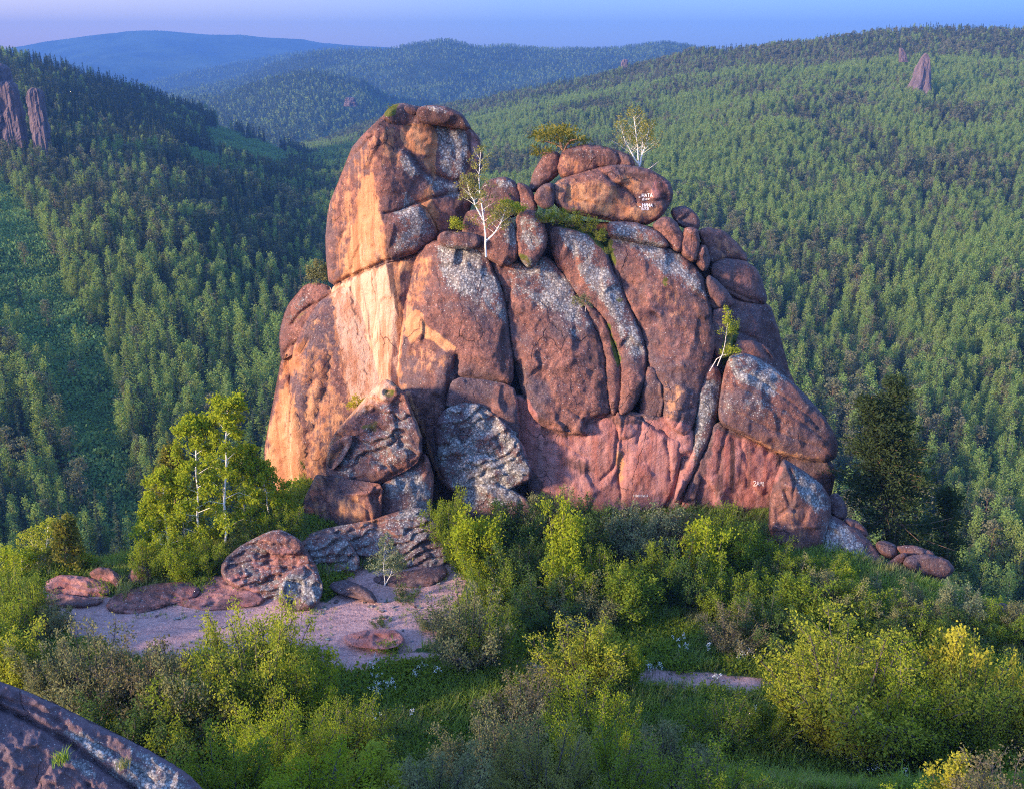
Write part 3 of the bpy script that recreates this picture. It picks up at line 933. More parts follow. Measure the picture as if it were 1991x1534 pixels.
# ------------------------------------------------------------------ the granite outcrop
CRACKS = [  # polyline, width, depth (pixels of the photograph; 1 px is about 3.4 cm there)
    ('640,562 660,549 682,537 715,524 751,508 778,502 800,497', 3.0, 16), ('748,416 765,414 780,410 798,400 813,396 835,388 850,383 872,379 892,374', 2.6, 11),
    ('813,396 828,412 838,425 846,440 852,458', 2.4, 9), ('846,338 858,345 870,350 888,352', 3.6, 12), ('776,288 790,296 803,306 812,322 828,338 846,345', 2.2, 6),
    ('700,478 690,500 684,525', 1.8, 5), ('668,450 656,490 650,540', 1.8, 5), ('690,300 705,285 725,262', 2.2, 7), ('730,225 760,240 800,247 812,246', 2.2, 6),
    ('600,657 588,685 566,738 570,775 578,805 584,832', 3.2, 13), ('613,690 608,730 598,770 597,800 592,850', 2.6, 10), ('642,690 632,760 612,815 600,850 594,900 590,955', 3.2, 12),
    ('565,632 585,610 603,595 622,587 640,580', 3.0, 10), ('577,800 582,840 584,870', 2.2, 8), ('545,700 556,682 568,664', 2.2, 7),
    ('700,884 718,880 735,877 755,869 769,858 764,846 752,838 738,832', 2.2, 9), ('818,893 800,905 780,916 760,926 745,934 728,944 712,948 690,952 665,956 645,946', 4.2, 17),
    ('745,934 739,955 735,972 731,1012', 3.2, 13), ('688,976 702,980 713,988 720,1012', 2.6, 8), ('640,905 652,890 666,868', 6.0, 18), ('766,790 780,783 790,775', 2.2, 7),
    ('690,850 720,838 745,836', 2.0, 5), ('610,930 640,990 650,1030', 2.0, 6),
    ('883,731 905,734 930,737 965,742 998,750', 2.8, 11), ('887,692 884,712 877,727 873,755 868,790', 3.4, 14), ('925,660 918,690 912,716', 1.6, 3), ('860,795 900,840 905,900', 2, 5),
    ('925,800 960,840 985,900', 2.4, 5), ('880,850 930,880 1000,890', 2.4, 5), ('1013,702 1016,740 1017,772', 3.0, 9), ('1042,822 1065,826 1090,832 1115,838 1140,848', 2.0, 7),
    ('1066,860 1100,868 1140,890', 1.8, 4), ('1105,796 1118,803 1128,812', 2.2, 6), ('1352,575 1362,578 1373,587', 2, 5), ('1137,815 1160,812 1186,808', 3.4, 12),
    ('1202,818 1200,850 1198,880 1194,905 1182,920 1168,932', 2.8, 9), ('1212,812 1206,860 1206,930 1208,985', 3.0, 6), ('1248,812 1246,835 1240,862', 2.6, 7), ('1296,858 1302,895 1301,935', 2.2, 6),
    ('1313,830 1322,815 1322,800 1345,795', 2.6, 7), ('1440,720 1475,738 1508,760 1550,792 1592,832', 1.9, 4), ('1425,745 1470,770 1530,800 1600,850', 1.8, 3), ('1430,800 1500,835 1600,872', 2, 4),
    ('1163,327 1180,342 1195,356 1215,368 1230,378 1236,390 1241,400', 2.6, 9), ('1240,394 1258,392 1275,391 1294,387', 2.2, 7), ('1202,300 1206,312 1203,324', 2.2, 8),
    ('1100,385 1130,392 1160,398', 2, 4), ('1418,832 1404,870 1398,920', 2.4, 5), ('1440,860 1452,900 1452,950', 2, 4), ('1410,560 1440,575 1478,588', 2, 8), ('1430,640 1470,660 1500,700', 2.4, 8),
    ('640,1100 660,1088 690,1082', 2.5, 7), ('450,1090 500,1085 560,1080 600,1078', 2.6, 8), ('480,1108 520,1095 575,1100', 2.4, 8), ('545,1120 560,1100 590,1098', 2.4, 7), ('500,1135 540,1125 610,1140', 2.2, 6),
    ('100,1140 150,1135 215,1138', 2, 4), ('0,1375 60,1400 130,1440 200,1490 260,1534', 6, 22), ('-10,1355 70,1378 130,1412', 5, 12), ('150,1430 220,1462 300,1520', 4, 9), ('60,1450 140,1500 180,1534', 4, 6),
    ('1531,900 1545,940 1538,985 1515,1000', 2.5, 8), ('1528,955 1536,985 1545,992', 4, 10)]
CRACKS = [(chaikin(pts(s), 1) if False else pts(s), w, d) for s, w, d in CRACKS]

def A_(ch, s, v, soft=10): return (ch, pts(s), v, soft)
PATCH = [  # where the rock itself is coloured: o orange, c cream, p pink bare wall, l lichen, m moss, k dark, partly painted shade
    A_('o', '782,250 800,243 838,244 852,275 848,300 815,303 792,288 779,270', 1.15, 4), A_('o', '805,300 825,305 848,300 842,345 826,370 818,395 836,430 850,452 858,440 852,420 838,385 846,345', .75, 6),
    A_('o', '700,355 722,340 733,395 742,455 749,506 690,534 662,545 678,480 692,420', 1.15, 8), A_('o', '648,470 670,440 690,470 670,545 648,556', .5, 10), A_('o', '640,400 690,300 730,250 742,400 752,505 650,555', .40, 14), A_('o', '735,255 775,250 780,300 770,330 742,320', .5, 10),
    A_('c', '646,562 700,534 751,510 768,580 778,690 766,752 735,790 700,806 684,780 662,690', 1.0, 6), A_('c', '690,470 730,440 748,506 690,533', .45, 12), A_('o', '640,560 770,520 785,640 775,750 690,815 660,700', .8, 8),
    A_('o', '756,512 805,498 798,520 770,540', .7, 6), A_('o', '545,760 562,742 574,800 590,868 594,950 578,1000 548,970 520,905 524,845', 1.15, 9), A_('c', '556,800 572,830 585,900 582,985 560,930 550,860', .42, 10),
    A_('o', '590,775 610,735 615,790 600,850', .7, 7), A_('o', '556,690 575,670 600,665 570,730 545,735', .8, 8), A_('o', '560,640 600,600 640,585 640,640 590,655', .3, 10), A_('o', '560,700 640,650 660,760 690,830 600,980 580,900 600,800', .5, 14),  # last patch lightens the buttress: painted sunlight besides thinner varnish
    A_('o', '786,628 808,604 824,622 838,642 866,662 884,676 886,684 866,682 838,658 818,652 800,668 790,656', 1.25, 4), A_('o', '812,500 846,500 830,560 800,620 784,640 790,560', .50, 14), A_('o', '808,655 850,680 880,700 850,740 800,720 780,690', .38, 14),
    A_('o', '778,745 800,760 840,870 862,940 850,930 826,870 800,800', .55, 8), A_('o', '640,950 700,965 725,1000 740,1020 700,1030 660,1000', .5, 10), A_('o', '594,985 620,960 640,1000 620,1045 596,1045', .35, 10),
    A_('o', '1095,365 1150,345 1210,372 1236,398 1290,395 1285,425 1225,430 1140,412 1100,405', .55, 9), A_('o', '1192,348 1212,340 1245,352 1250,378 1215,366', .62, 6), A_('p', '1268,365 1275,350 1296,355 1292,385 1262,386', .9, 4),
    A_('o', '1090,300 1110,300 1150,325 1125,340 1095,342', .45, 7), A_('o', '1270,560 1310,545 1345,600 1335,650 1290,620', .36, 16), A_('p', '1230,520 1290,540 1350,640 1340,740 1290,700 1250,600', .34, 20),
    A_('p', '1003,772 1030,775 1055,850 1064,905 1085,930 1060,945 1030,905 1014,860', 1.0, 6), A_('p', '1030,855 1140,845 1140,812 1190,812 1205,830 1290,812 1350,830 1345,930 1340,1000 1200,1000 1060,950', .85, 12),
    A_('p', '1395,835 1450,850 1510,885 1520,910 1500,960 1480,1000 1390,1000 1360,950', .68, 12), A_('o', '1290,745 1330,760 1325,810 1300,815', .45, 10), A_('o', '1440,845 1510,872 1600,890 1600,900 1520,890', .5, 6),
    A_('o', '1198,870 1210,880 1212,930 1200,940', .8, 4), A_('o', '1525,1000 1560,990 1578,1030 1560,1075 1525,1060', .42, 12), A_('o', '1480,1095 1512,1090 1515,1140 1485,1135', .7, 8), A_('o', '998,740 1010,700 1014,760', .45, 6),
    A_('p', '860,735 998,748 998,790 920,780 870,792', .25, 12), A_('o', '1385,460 1412,462 1440,490 1400,505', .42, 8), A_('p', '1388,525 1440,530 1480,580 1430,575', .36, 12),
    # bare reds in the shaded blocks
    A_('o', '1075,362 1091,350 1130,342 1100,372 1085,390', .35, 8), A_('p', '915,255 928,268 934,300 926,320 916,300', .6, 6),
    # lichen
    A_('l', '845,245 905,252 912,330 890,360 860,330 850,290', .95, 8), A_('l', '775,288 792,300 812,325 814,340 800,345 784,332 776,310', 1.0, 5), A_('l', '825,342 850,350 890,360 895,385 850,385 838,370', 1.0, 6),
    A_('l', '764,412 812,398 838,430 846,456 820,480 770,495', .95, 7), A_('l', '782,362 796,372 810,395 785,405', .9, 5), A_('l', '818,205 850,207 880,220 850,222', .9, 5),
    A_('l', '850,478 935,480 975,560 990,640 960,610 900,580 850,540', 1.0, 20), A_('l', '868,790 922,780 950,795 1000,840 1018,875 1034,920 980,955 905,950 866,945 846,890', 1.15, 8), A_('l', '905,948 1000,945 1020,990 960,1005 900,990', 1.0, 8),
    A_('l', '990,510 1055,500 1100,540 1150,630 1120,660 1060,610 1000,560', .9, 22), A_('l', '1085,446 1140,455 1190,530 1235,620 1256,690 1230,700 1180,600 1120,530', 1.0, 12), A_('l', '1186,434 1260,440 1330,500 1375,575 1330,560 1250,500 1195,470', .95, 16),
    A_('l', '1412,690 1470,695 1540,745 1500,770 1430,740', 1.0, 12), A_('l', '1410,740 1500,780 1560,800 1480,830 1405,800', .6, 18), A_('l', '690,800 745,745 770,755 812,830 815,880 780,910 700,930 650,930 660,860', .6, 18),
    A_('l', '745,940 815,905 838,950 830,1000 770,1010', .9, 12), A_('l', '1538,900 1600,945 1616,985 1590,1000 1550,960', 1.05, 8), A_('l', '1600,1010 1650,1025 1720,1120 1600,1110', 1.1, 10), A_('l', '1365,735 1402,740 1390,810 1350,900 1345,850', .95, 8),
    A_('l', '555,600 600,560 640,570 600,590 560,630', .6, 10), A_('l', '1090,295 1130,284 1200,300 1150,310 1110,300', .8, 8), A_('l', '960,350 990,350 1005,365 970,365', .9, 6), A_('l', '980,425 1006,440 1000,480 975,470', .9, 6), A_('l', '1010,415 1045,425 1060,470 1030,490 1012,460', .9, 8),
    A_('l', '440,1080 560,1035 620,1130 560,1180 440,1120', .4, 14), A_('l', '590,1050 700,1040 690,1110 620,1130', .75, 12), A_('l', '700,1020 850,1000 850,1080 720,1100', .55, 16), A_('l', '560,1110 630,1130 620,1180 530,1160', .9, 10),
    A_('l', '130,1425 170,1430 260,1480 370,1530 330,1560 240,1520', 1.2, 16), A_('l', '130,1470 170,1480 200,1520 160,1510', .9, 10), A_('l', '230,1440 300,1470 380,1530 300,1500', .8, 12),
    # dark water streaks, then dark patches that are partly painted shade
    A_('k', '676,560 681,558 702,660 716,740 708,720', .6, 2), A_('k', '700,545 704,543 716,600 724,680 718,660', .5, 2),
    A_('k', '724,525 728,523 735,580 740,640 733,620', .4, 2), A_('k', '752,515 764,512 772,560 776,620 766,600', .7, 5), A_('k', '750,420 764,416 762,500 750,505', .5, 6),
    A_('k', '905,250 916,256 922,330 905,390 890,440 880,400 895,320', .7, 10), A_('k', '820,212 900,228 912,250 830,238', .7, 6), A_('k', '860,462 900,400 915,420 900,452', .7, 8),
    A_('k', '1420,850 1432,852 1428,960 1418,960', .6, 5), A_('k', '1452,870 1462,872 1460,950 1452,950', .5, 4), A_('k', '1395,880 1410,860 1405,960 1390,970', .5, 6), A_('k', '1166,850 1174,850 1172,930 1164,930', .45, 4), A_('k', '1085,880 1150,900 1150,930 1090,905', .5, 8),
    A_('k', '1240,740 1256,750 1250,800 1232,800', .9, 5), A_('k', '1310,470 1380,530 1392,640 1360,740 1350,640 1340,540', .5, 16), A_('k', '1480,545 1520,660 1545,750 1500,720 1470,620', .55, 16), A_('k', '1560,790 1627,860 1625,890 1590,870', .5, 12), A_('k', '960,600 990,640 996,740 970,730', .5, 12), A_('k', '1130,660 1176,700 1182,790 1150,790', .45, 14),  # cavity and right sides of slabs: shade painted in with dark varnish
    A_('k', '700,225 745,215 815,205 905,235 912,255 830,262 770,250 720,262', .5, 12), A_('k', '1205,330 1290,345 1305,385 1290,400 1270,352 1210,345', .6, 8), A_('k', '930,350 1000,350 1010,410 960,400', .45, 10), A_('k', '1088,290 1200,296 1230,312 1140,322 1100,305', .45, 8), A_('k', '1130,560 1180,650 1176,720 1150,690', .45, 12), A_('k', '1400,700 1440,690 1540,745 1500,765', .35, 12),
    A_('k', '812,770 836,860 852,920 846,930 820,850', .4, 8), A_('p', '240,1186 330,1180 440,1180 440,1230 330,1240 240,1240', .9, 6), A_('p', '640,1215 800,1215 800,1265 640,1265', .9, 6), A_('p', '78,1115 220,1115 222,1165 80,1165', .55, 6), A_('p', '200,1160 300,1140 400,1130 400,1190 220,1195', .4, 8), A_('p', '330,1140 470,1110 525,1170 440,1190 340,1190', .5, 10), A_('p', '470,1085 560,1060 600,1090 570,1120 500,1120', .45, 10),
    # moss in the joints
    A_('m', '1178,625 1186,632 1206,700 1202,720 1190,680', .9, 4), A_('m', '1065,430 1080,420 1130,440 1190,470 1198,520 1185,500 1140,455 1085,440', .9, 6), A_('m', '1008,492 1040,505 1030,520 1010,512', .6, 6),
    A_('m', '745,212 775,202 770,226 748,228', .9, 5), A_('m', '1415,620 1440,640 1430,680 1405,715 1398,690', .7, 8), A_('m', '575,885 598,900 596,915 580,905', .8, 5), A_('m', '700,825 740,815 730,840 700,835', .6, 6), A_('m', '740,760 770,755 765,775 745,775', .6, 5),
    A_('m', '1390,800 1400,805 1398,825 1388,820', .7, 4), A_('m', '568,625 600,592 608,596 575,632', .5, 3), A_('m', '1290,535 1302,540 1296,560 1284,552', .6, 5), A_('m', '1110,610 1130,600 1140,620 1120,625', .3, 5)]
CHN = {'o': 0, 'c': 1, 'p': 2, 'l': 3}

def paint(PP, base_l=.22, seed=0):
    ca = np.zeros((len(PP), 4)); ca[:, 3] = base_l
    ms, dk = np.zeros(len(PP)), np.zeros(len(PP))
    lo, hi = PP.min(0), PP.max(0)
    wob = 7 * fbm(PP[:, 0] / 18, PP[:, 1] / 18, 0, 77, 3)
    wok = 5 * fbm(PP[:, 0] / 9, PP[:, 1] / 120, 0, 78, 3)
    for ch, q, v, soft in PATCH:
        if ch in 'oc': soft = soft * 1.7
        a, b = q.min(0) - soft * 2, q.max(0) + soft * 2
        if (a > hi).any() or (b < lo).any(): continue
        w = v * sstep(-soft, soft * .8, signed(PP, q) + (wok if ch == 'k' else wob * min(1, soft / 8)))
        if ch == 'm': ms = np.maximum(ms, w)
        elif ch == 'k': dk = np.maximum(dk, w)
        else: ca[:, CHN[ch]] = np.maximum(ca[:, CHN[ch]], w)
    return ca, ms, dk

LOBE_N = [0]
def facets(P, sx, sy, amp, seed, k=16.0):
    """Fracture planes: every cell of an uneven grid has a tilt of its own."""
    if amp == 0: return 0.0
    u = P / np.array([sx, sy]) + seed * 3.17
    u = u + .22 * np.stack([fbm(u[:, 0] * 2, u[:, 1] * 2, 1, 71, 2), fbm(u[:, 0] * 2, u[:, 1] * 2, 5, 72, 2)], 1)
    c = np.floor(u)
    W_, S_ = 0.0, 0.0
    for i in (-1, 0, 1):
        for j in (-1, 0, 1):
            a, b = c[:, 0] + i, c[:, 1] + j
            ha = [_hash(a, b, np.zeros_like(a) + q, 91) for q in range(5)]
            dx, dy = u[:, 0] - (a + .5 + .42 * ha[0]), u[:, 1] - (b + .5 + .42 * ha[1])
            w = np.exp(-k * (dx * dx + dy * dy))
            W_ = W_ + w
            S_ = S_ + w * (.55 * ha[2] + .9 * ha[3] * dx + .9 * ha[4] * dy)
    return amp * S_ / (W_ + 1e-12)

class Depth:
    """The front surface of a block: world distance for a pixel of the photograph."""
    def __init__(self, Q, Y0, T, R, gx, gy, c, fold, amp, seed, fac, edge, strata):
        self.__dict__.update(locals())
        self.k = .034 * Y0 / 65.0
    def base(self, P):
        D = self.gx * (P[:, 0] - self.c[0]) + self.gy * (self.c[1] - P[:, 1])
        if self.fold is not None:
            q, sl, sr, rd = self.fold
            xe = np.interp(P[:, 1], q[:, 1], q[:, 0])
            u = P[:, 0] - xe
            s = np.sqrt(u * u + rd * rd)
            D = D + sl * (s - u) * .5 + sr * (s + u) * .5
        return D
    def __call__(self, P, d=None):
        if d is None: d = np.maximum(signed(P, self.Q), 0)
        def prof(R): return np.sqrt(np.maximum(0, 1 - (1 - np.minimum(d / R, 1)) ** 2))
        e = self.edge
        h = min(e * self.T, 17.0 * e / .3) * prof(min(.5 * self.R, 8.0 * e / .3)) + .38 * self.T * prof(self.R * 1.15)
        h = h + facets(P, *self.fac, self.seed) * np.minimum(1, d / 6)
        if self.strata is not None:
            per, am, tl = self.strata
            q = (P[:, 1] + tl * P[:, 0]) / per + 1.3 * fbm(P[:, 0] / 60, P[:, 1] / 40, self.seed, 75, 3)
            fr = q - np.floor(q)
            h = h + am * (np.minimum(fr / .82, (1 - fr) / .18) - .5) * np.minimum(1, d / 5) * (1 + .8 * fbm(P[:, 0] / 35, P[:, 1] / 35, 4, 76, 2))
        sd = self.seed * 37.7
        x, y = P[:, 0] / 46, P[:, 1] / 46
        n = self.amp * (fbm(x, y, sd, 5, 3) + .34 * fbm(x * 4, y * 4, sd, 6, 3) - .30 * np.abs(fbm(x * 1.8 + 5, y * 1.0, sd, 7, 3)) - .20 * np.abs(fbm(x * 7, y * 4, sd, 8, 2)))
        n = n * np.minimum(1, d / 9)
        cr = np.zeros(len(P))
        lo, hi = P.min(0), P.max(0)
        wob = None
        for q, w, dp in CRACKS:
            a, b = q.min(0) - 22, q.max(0) + 22
            if (a > hi).any() or (b < lo).any(): continue
            s = ((P > a) & (P < b)).all(1)
            if not s.any(): continue
            if wob is None: wob = np.stack([fbm(P[:, 0] / 14, P[:, 1] / 14, 3, 8, 2), fbm(P[:, 0] / 14, P[:, 1] / 14, 9, 9, 2)], 1) * 2.4
            e = seg_dist(P[s] + wob[s], q)
            # a joint has rounded shoulders and a sharp bottom
            cr[s] = np.maximum(cr[s], dp * (.72 * np.exp(-(e / w) ** 2) + .28 * np.exp(-(e / (w * 3.6)) ** 2)))
        return self.Y0 + self.k * (self.base(P) - h - n + cr * np.minimum(1, d / 3))

def lobe(name, poly, Y0, T, R, gx=0.0, gy=.2, c=None, fold=None, back=3.0, step=3.0, amp=6, parent=None, mat=None, lich=.22, origin=None, shrink=.8, fac=(50, 78, 9), edge=.22, smooth=1, grow=2.0, strata=None, rag=3.0):
    LOBE_N[0] += 1
    seed = LOBE_N[0]
    Q = pts(poly) if isinstance(poly, str) else poly
    cc = Q.mean(0) if c is None else np.array(c, float)
    Q = resample(chaikin(Q, smooth), step)
    j = rag * np.stack([fbm(Q[:, 0] / 16, Q[:, 1] / 16, seed, 2, 3), fbm(Q[:, 0] / 16, Q[:, 1] / 16, seed + .5, 3, 3)], 1)
    Q = Q + j
    if grow:
        tn = np.roll(Q, -1, 0) - np.roll(Q, 1, 0)
        tn /= np.linalg.norm(tn, axis=1, keepdims=True) + 1e-9
        x, y = Q[:, 0], Q[:, 1]
        sg = np.sign((x * np.roll(y, -1) - np.roll(x, -1) * y).sum())
        Q = Q + np.stack([tn[:, 1], -tn[:, 0]], 1) * sg * grow
    dep = Depth(Q, Y0, T, R, gx, gy, cc, fold, amp, seed, fac, edge, strata)
    lo, hi = Q.min(0), Q.max(0)
    hx = np.arange(lo[0], hi[0], step); hy = np.arange(lo[1], hi[1], step * .87)
    X, Y = np.meshgrid(hx, hy)
    X = X + (np.arange(len(hy)) % 2)[:, None] * step * .5
    P = np.stack([X.ravel(), Y.ravel()], 1)
    P = P[inside(P, Q)]
    d = seg_dist(P, Q, True)
    P, d = P[d > step * .55], d[d > step * .55]
    n = len(Q)
    allp = np.vstack([Q, P]); alld = np.concatenate([np.zeros(n), d])
    res = delaunay_2d_cdt([Vector(p) for p in allp], [(i, (i + 1) % n) for i in range(n)], [], 1, 1e-4, True)
    vv = np.array([tuple(v) for v in res[0]]); F_ = np.array([f for f in res[2] if len(f) == 3], int)
    if len(vv) != len(allp):
        alld = np.maximum(signed(vv, Q), 0)
    allp = vv
    Yf = dep(allp, alld)
    V = pix(allp[:, 0], allp[:, 1], Yf)
    # orientation: faces towards the camera
    a, b, c_ = allp[F_[:, 0]], allp[F_[:, 1]], allp[F_[:, 2]]
    cr = (b[:, 0] - a[:, 0]) * (c_[:, 1] - a[:, 1]) - (b[:, 1] - a[:, 1]) * (c_[:, 0] - a[:, 0])
    F_[cr > 0] = F_[cr > 0][:, ::-1]
    # the back: rings drawn in behind the outline, closed by a cap
    ctr = Q.mean(0)
    bd = dep.base(Q) * dep.k + Y0
    rings, ri = [], []
    base_i = len(V)
    prev = np.arange(n)
    faces = [tuple(f) for f in F_]
    ext = []
    bc = (dep.base(ctr[None]) * dep.k + Y0)[0]
    for s, f in ((1 - (1 - shrink) * .35, .5), (shrink, .85), (shrink * .6, 1.0)):
        q = ctr + (Q - ctr) * s
        # the ring is drawn in while it recedes, so the block keeps its real size
        Yb = bd * s + bc * (1 - s) + back * f
        rr = min(1.0, s * bc / (bc + back * f) + .25 * (1 - s))
        w = pix(ctr[0] + (Q[:, 0] - ctr[0]) * rr, ctr[1] + (Q[:, 1] - ctr[1]) * rr, Yb)
        ext.append(w)
        cur = base_i + np.arange(n); base_i += n
        for i in range(n):
            k = (i + 1) % n
            faces.append((prev[i], prev[k], cur[k], cur[i]))
        prev = cur
    V = np.vstack([V] + ext)
    faces.append(tuple(int(i) for i in prev[::-1]))
    PPx = np.vstack([allp] + [Q] * 3)
    org = np.zeros(3) if origin is None else np.asarray(origin, float)
    me = mesh_from(name, V - org, [tuple(int(i) for i in f) for f in faces], True)
    ca, ms, dk = paint(PPx, lich)
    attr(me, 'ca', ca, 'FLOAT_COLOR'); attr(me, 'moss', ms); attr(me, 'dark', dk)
    o = obj(name, me, mat or M['rock'], parent, None if parent is not None else org)
    o_dep = dep
    return o, dep

OUT0 = np.array([3.0, 66.0, -31.5])
outcrop = thing('granite_outcrop', 'huge reddish granite outcrop of rounded slabs with a tall lit tower', 'rock outcrop', OUT0)
def part(name, poly, Y0, T, R, label=None, **kw):
    o, d = lobe(name, poly, Y0, T, R, parent=outcrop, origin=OUT0, **kw)
    if label: o['label'] = label
    return d

TW = (pts('722,225 738,300 744,400 756,505 766,600 772,760'), .85, .42, 10)
D = {}
D['core'] = part('rock_core', '560,700 610,600 660,560 720,530 800,490 880,465 960,450 1040,440 1100,430 1280,440 1350,480 1400,480 1450,540 1500,660 1570,800 1605,900 1590,1000 1480,1060 1200,1040 850,1020 620,1060 570,960', 68.6, 40, 60, gy=.30, c=(1070, 740), back=13, step=9, amp=4, shrink=.72, fac=(52, 74, 0))
D['tower'] = part('tower', '687,303 684,290 695,277 722,250 748,226 762,212 783,206 816,211 850,212 885,222 905,240 914,252 927,265 935,291 934,336 922,370 912,402 902,440 892,458 850,466 840,474 803,495 778,503 751,509 715,524 682,536 643,562 637,506 635,457 640,402 653,375 664,350 676,327', 68.0, 34, 40, 'upper tower block with an orange left face and grey lichen', gy=.10, c=(750, 500), fold=TW, back=9, amp=7)
D['tower_foot'] = part('tower_base', '638,566 682,540 751,512 778,506 806,498 820,492 830,520 812,600 800,690 790,760 760,800 720,830 690,850 655,860 640,780 632,660', 68.15, 22, 26, 'cream and orange streaked wall under the tower', gy=.10, c=(750, 500), fold=TW, back=8, amp=3, step=1.9)
D['tower_block'] = part('block', '752,418 780,412 813,398 830,410 842,432 850,457 838,473 803,492 778,500 757,505 750,460', 67.6, 26, 22, 'grey lichened block low on the tower', gy=.10, c=(750, 500), fold=(TW[0], .85, .36, 8), back=3, amp=4)
D['tower_cap'] = part('cap_slab', '812,216 822,209 845,207 868,210 886,216 904,230 914,247 912,252 890,248 860,243 830,240 815,232', 68.6, 22, 12, 'dark overhanging cap slab', gy=.1, c=(760, 300), back=7, amp=4, gx=.20)
D['tower_nub'] = part('cap_slab', '745,228 752,214 766,206 783,201 798,206 812,212 816,224 790,228 765,232', 70.0, 18, 12, gy=.1, c=(760, 300), back=5, amp=4)
# left buttress
D['l_up'] = part('slab', '648,562 625,553 603,552 590,560 574,580 558,600 548,632 545,662 546,705 556,684 568,666 590,657 612,652 648,641', 71.4, 32, 34, gx=-.55, gy=.12, c=(646, 640), back=7, amp=5)
D['l_low'] = part('buttress', '650,640 612,654 590,659 570,668 556,690 546,706 541,760 529,808 517,864 514,893 532,922 546,965 560,1000 574,1012 600,1005 630,980 660,900 684,820 672,760 662,705', 71.3, 30, 60, 'left buttress with bare orange faces', gx=-.62, gy=-.02, c=(662, 760), back=8, amp=10, fac=(34, 110, 13), rag=1.5)
D['l_rib'] = part('rib', '648,650 664,705 676,770 690,825 660,880 625,930 600,990 588,1000 592,940 598,870 612,800 622,730 634,680', 70.5, 30, 32, gx=-.45, gy=.05, c=(650, 800), back=5, amp=8, fac=(30, 120, 11), rag=1.2)
# pinnacle in front
D['pin_top'] = part('pinnacle', '747,740 768,746 786,768 800,800 813,832 817,858 816,890 790,910 745,935 715,946 668,957 640,944 634,905 640,870 655,836 690,806 716,768 732,748', 61.3, 40, 60, 'lichened pinnacle standing in front', gx=-.25, gy=.20, c=(730, 860), back=6, amp=10, strata=(46, 9, -.35), rag=5.0)
D['pin_block'] = part('block', '744,938 790,913 818,894 828,880 842,925 838,955 836,1005 836,1050 800,1060 730,1040 732,1010 738,965', 60.9, 34, 32, gx=.25, gy=.12, c=(780, 970), back=6, amp=6)
D['pin_low'] = part('block', '634,948 668,959 716,948 742,940 735,980 731,1020 738,1060 690,1075 600,1075 588,1040 592,975 608,935 622,920', 60.3, 36, 38, gx=-.3, gy=.10, c=(660, 1000), back=7, amp=9, rag=5.0, fac=(46, 46, 11))
D['pin_niche'] = part('block', '640,872 668,850 690,845 672,880 655,905 640,915', 60.6, 8, 10, gx=-.2, gy=.3, c=(660, 880), back=2.5, amp=3)
# the great slabs of the front
D['m1'] = part('slab', '808,497 824,480 850,468 890,466 930,474 947,500 962,534 978,571 989,636 994,687 997,752 965,745 930,739 884,733 889,690 886,726 876,760 868,792 848,830 872,900 890,962 862,945 848,922 832,873 806,808 776,752 774,720 781,640 789,585 800,540', 64.6, 62, 84, 'great domed slab with an orange scar', gy=.30, c=(890, 740), fold=(pts('880,460 865,600 880,700 880,960'), .62, .08, 60), back=6, amp=8)
D['m1_mid'] = part('slab', '882,735 930,738 998,751 1004,775 1012,850 1004,870 948,800 922,784 868,794 874,760', 64.0, 26, 26, gy=.05, c=(940, 770), back=5, amp=5)
D['m1_low'] = part('slab', '845,828 868,792 922,781 950,795 998,838 1018,872 1034,915 1028,935 980,953 957,938 905,950 866,944 852,905', 63.3, 34, 34, 'grey lichened lower slab', gy=.12, c=(940, 870), gx=-.05, back=5, amp=10, strata=(34, 7, .35), fac=(40, 40, 9))
D['m1_foot'] = part('boulder', '886,962 905,946 957,938 985,950 1010,958 1040,990 1020,1040 900,1040 880,1000', 62.7, 26, 26, gy=.1, back=4, amp=8)
D['dome_a'] = part('block', '899,447 905,418 925,408 950,414 978,418 998,434 1006,460 1008,500 985,520 950,505 930,474 905,468', 67.2, 36, 36, gy=.25, back=5, amp=5)
D['dome_b'] = part('block', '1004,425 1012,412 1035,410 1052,424 1062,450 1063,480 1050,500 1030,524 1012,505 1003,462', 67.0, 30, 28, gy=.3, back=5, amp=5)
D['m2'] = part('slab', '946,492 960,486 985,506 1010,512 1030,522 1052,498 1066,502 1082,520 1099,536 1120,571 1140,602 1157,638 1174,681 1178,727 1183,778 1186,806 1160,812 1137,816 1140,848 1100,840 1042,826 1020,780 1014,706 1000,700 996,687 991,636 981,574 964,536', 64.9, 54, 62, 'long sloping slab in the middle of the front', gy=.34, c=(1070, 780), gx=.0, back=6, amp=8)
D['m3a'] = part('slab', '1120,574 1140,585 1165,610 1182,634 1199,680 1207,712 1207,762 1200,803 1188,807 1184,778 1180,727 1176,681 1159,638 1140,600', 65.0, 34, 20, gy=.34, c=(1180, 760), gx=.1, back=4, amp=4)
D['m3b'] = part('slab', '1068,468 1072,448 1086,443 1111,447 1143,457 1168,474 1182,492 1190,520 1210,566 1228,608 1245,642 1255,672 1257,717 1247,762 1230,792 1213,808 1202,805 1208,762 1208,710 1200,678 1184,632 1160,600 1120,570 1099,532 1082,512', 65.0, 50, 44, 'narrow lichened slab like a hanging trunk', gy=.34, c=(1180, 760), gx=.05, back=5, amp=6)
D['m4_top'] = part('slab', '1180,436 1202,432 1241,437 1274,446 1292,460 1302,476 1297,484 1257,473 1195,463 1184,458', 68.2, 30, 20, gy=.4, back=4, amp=4)
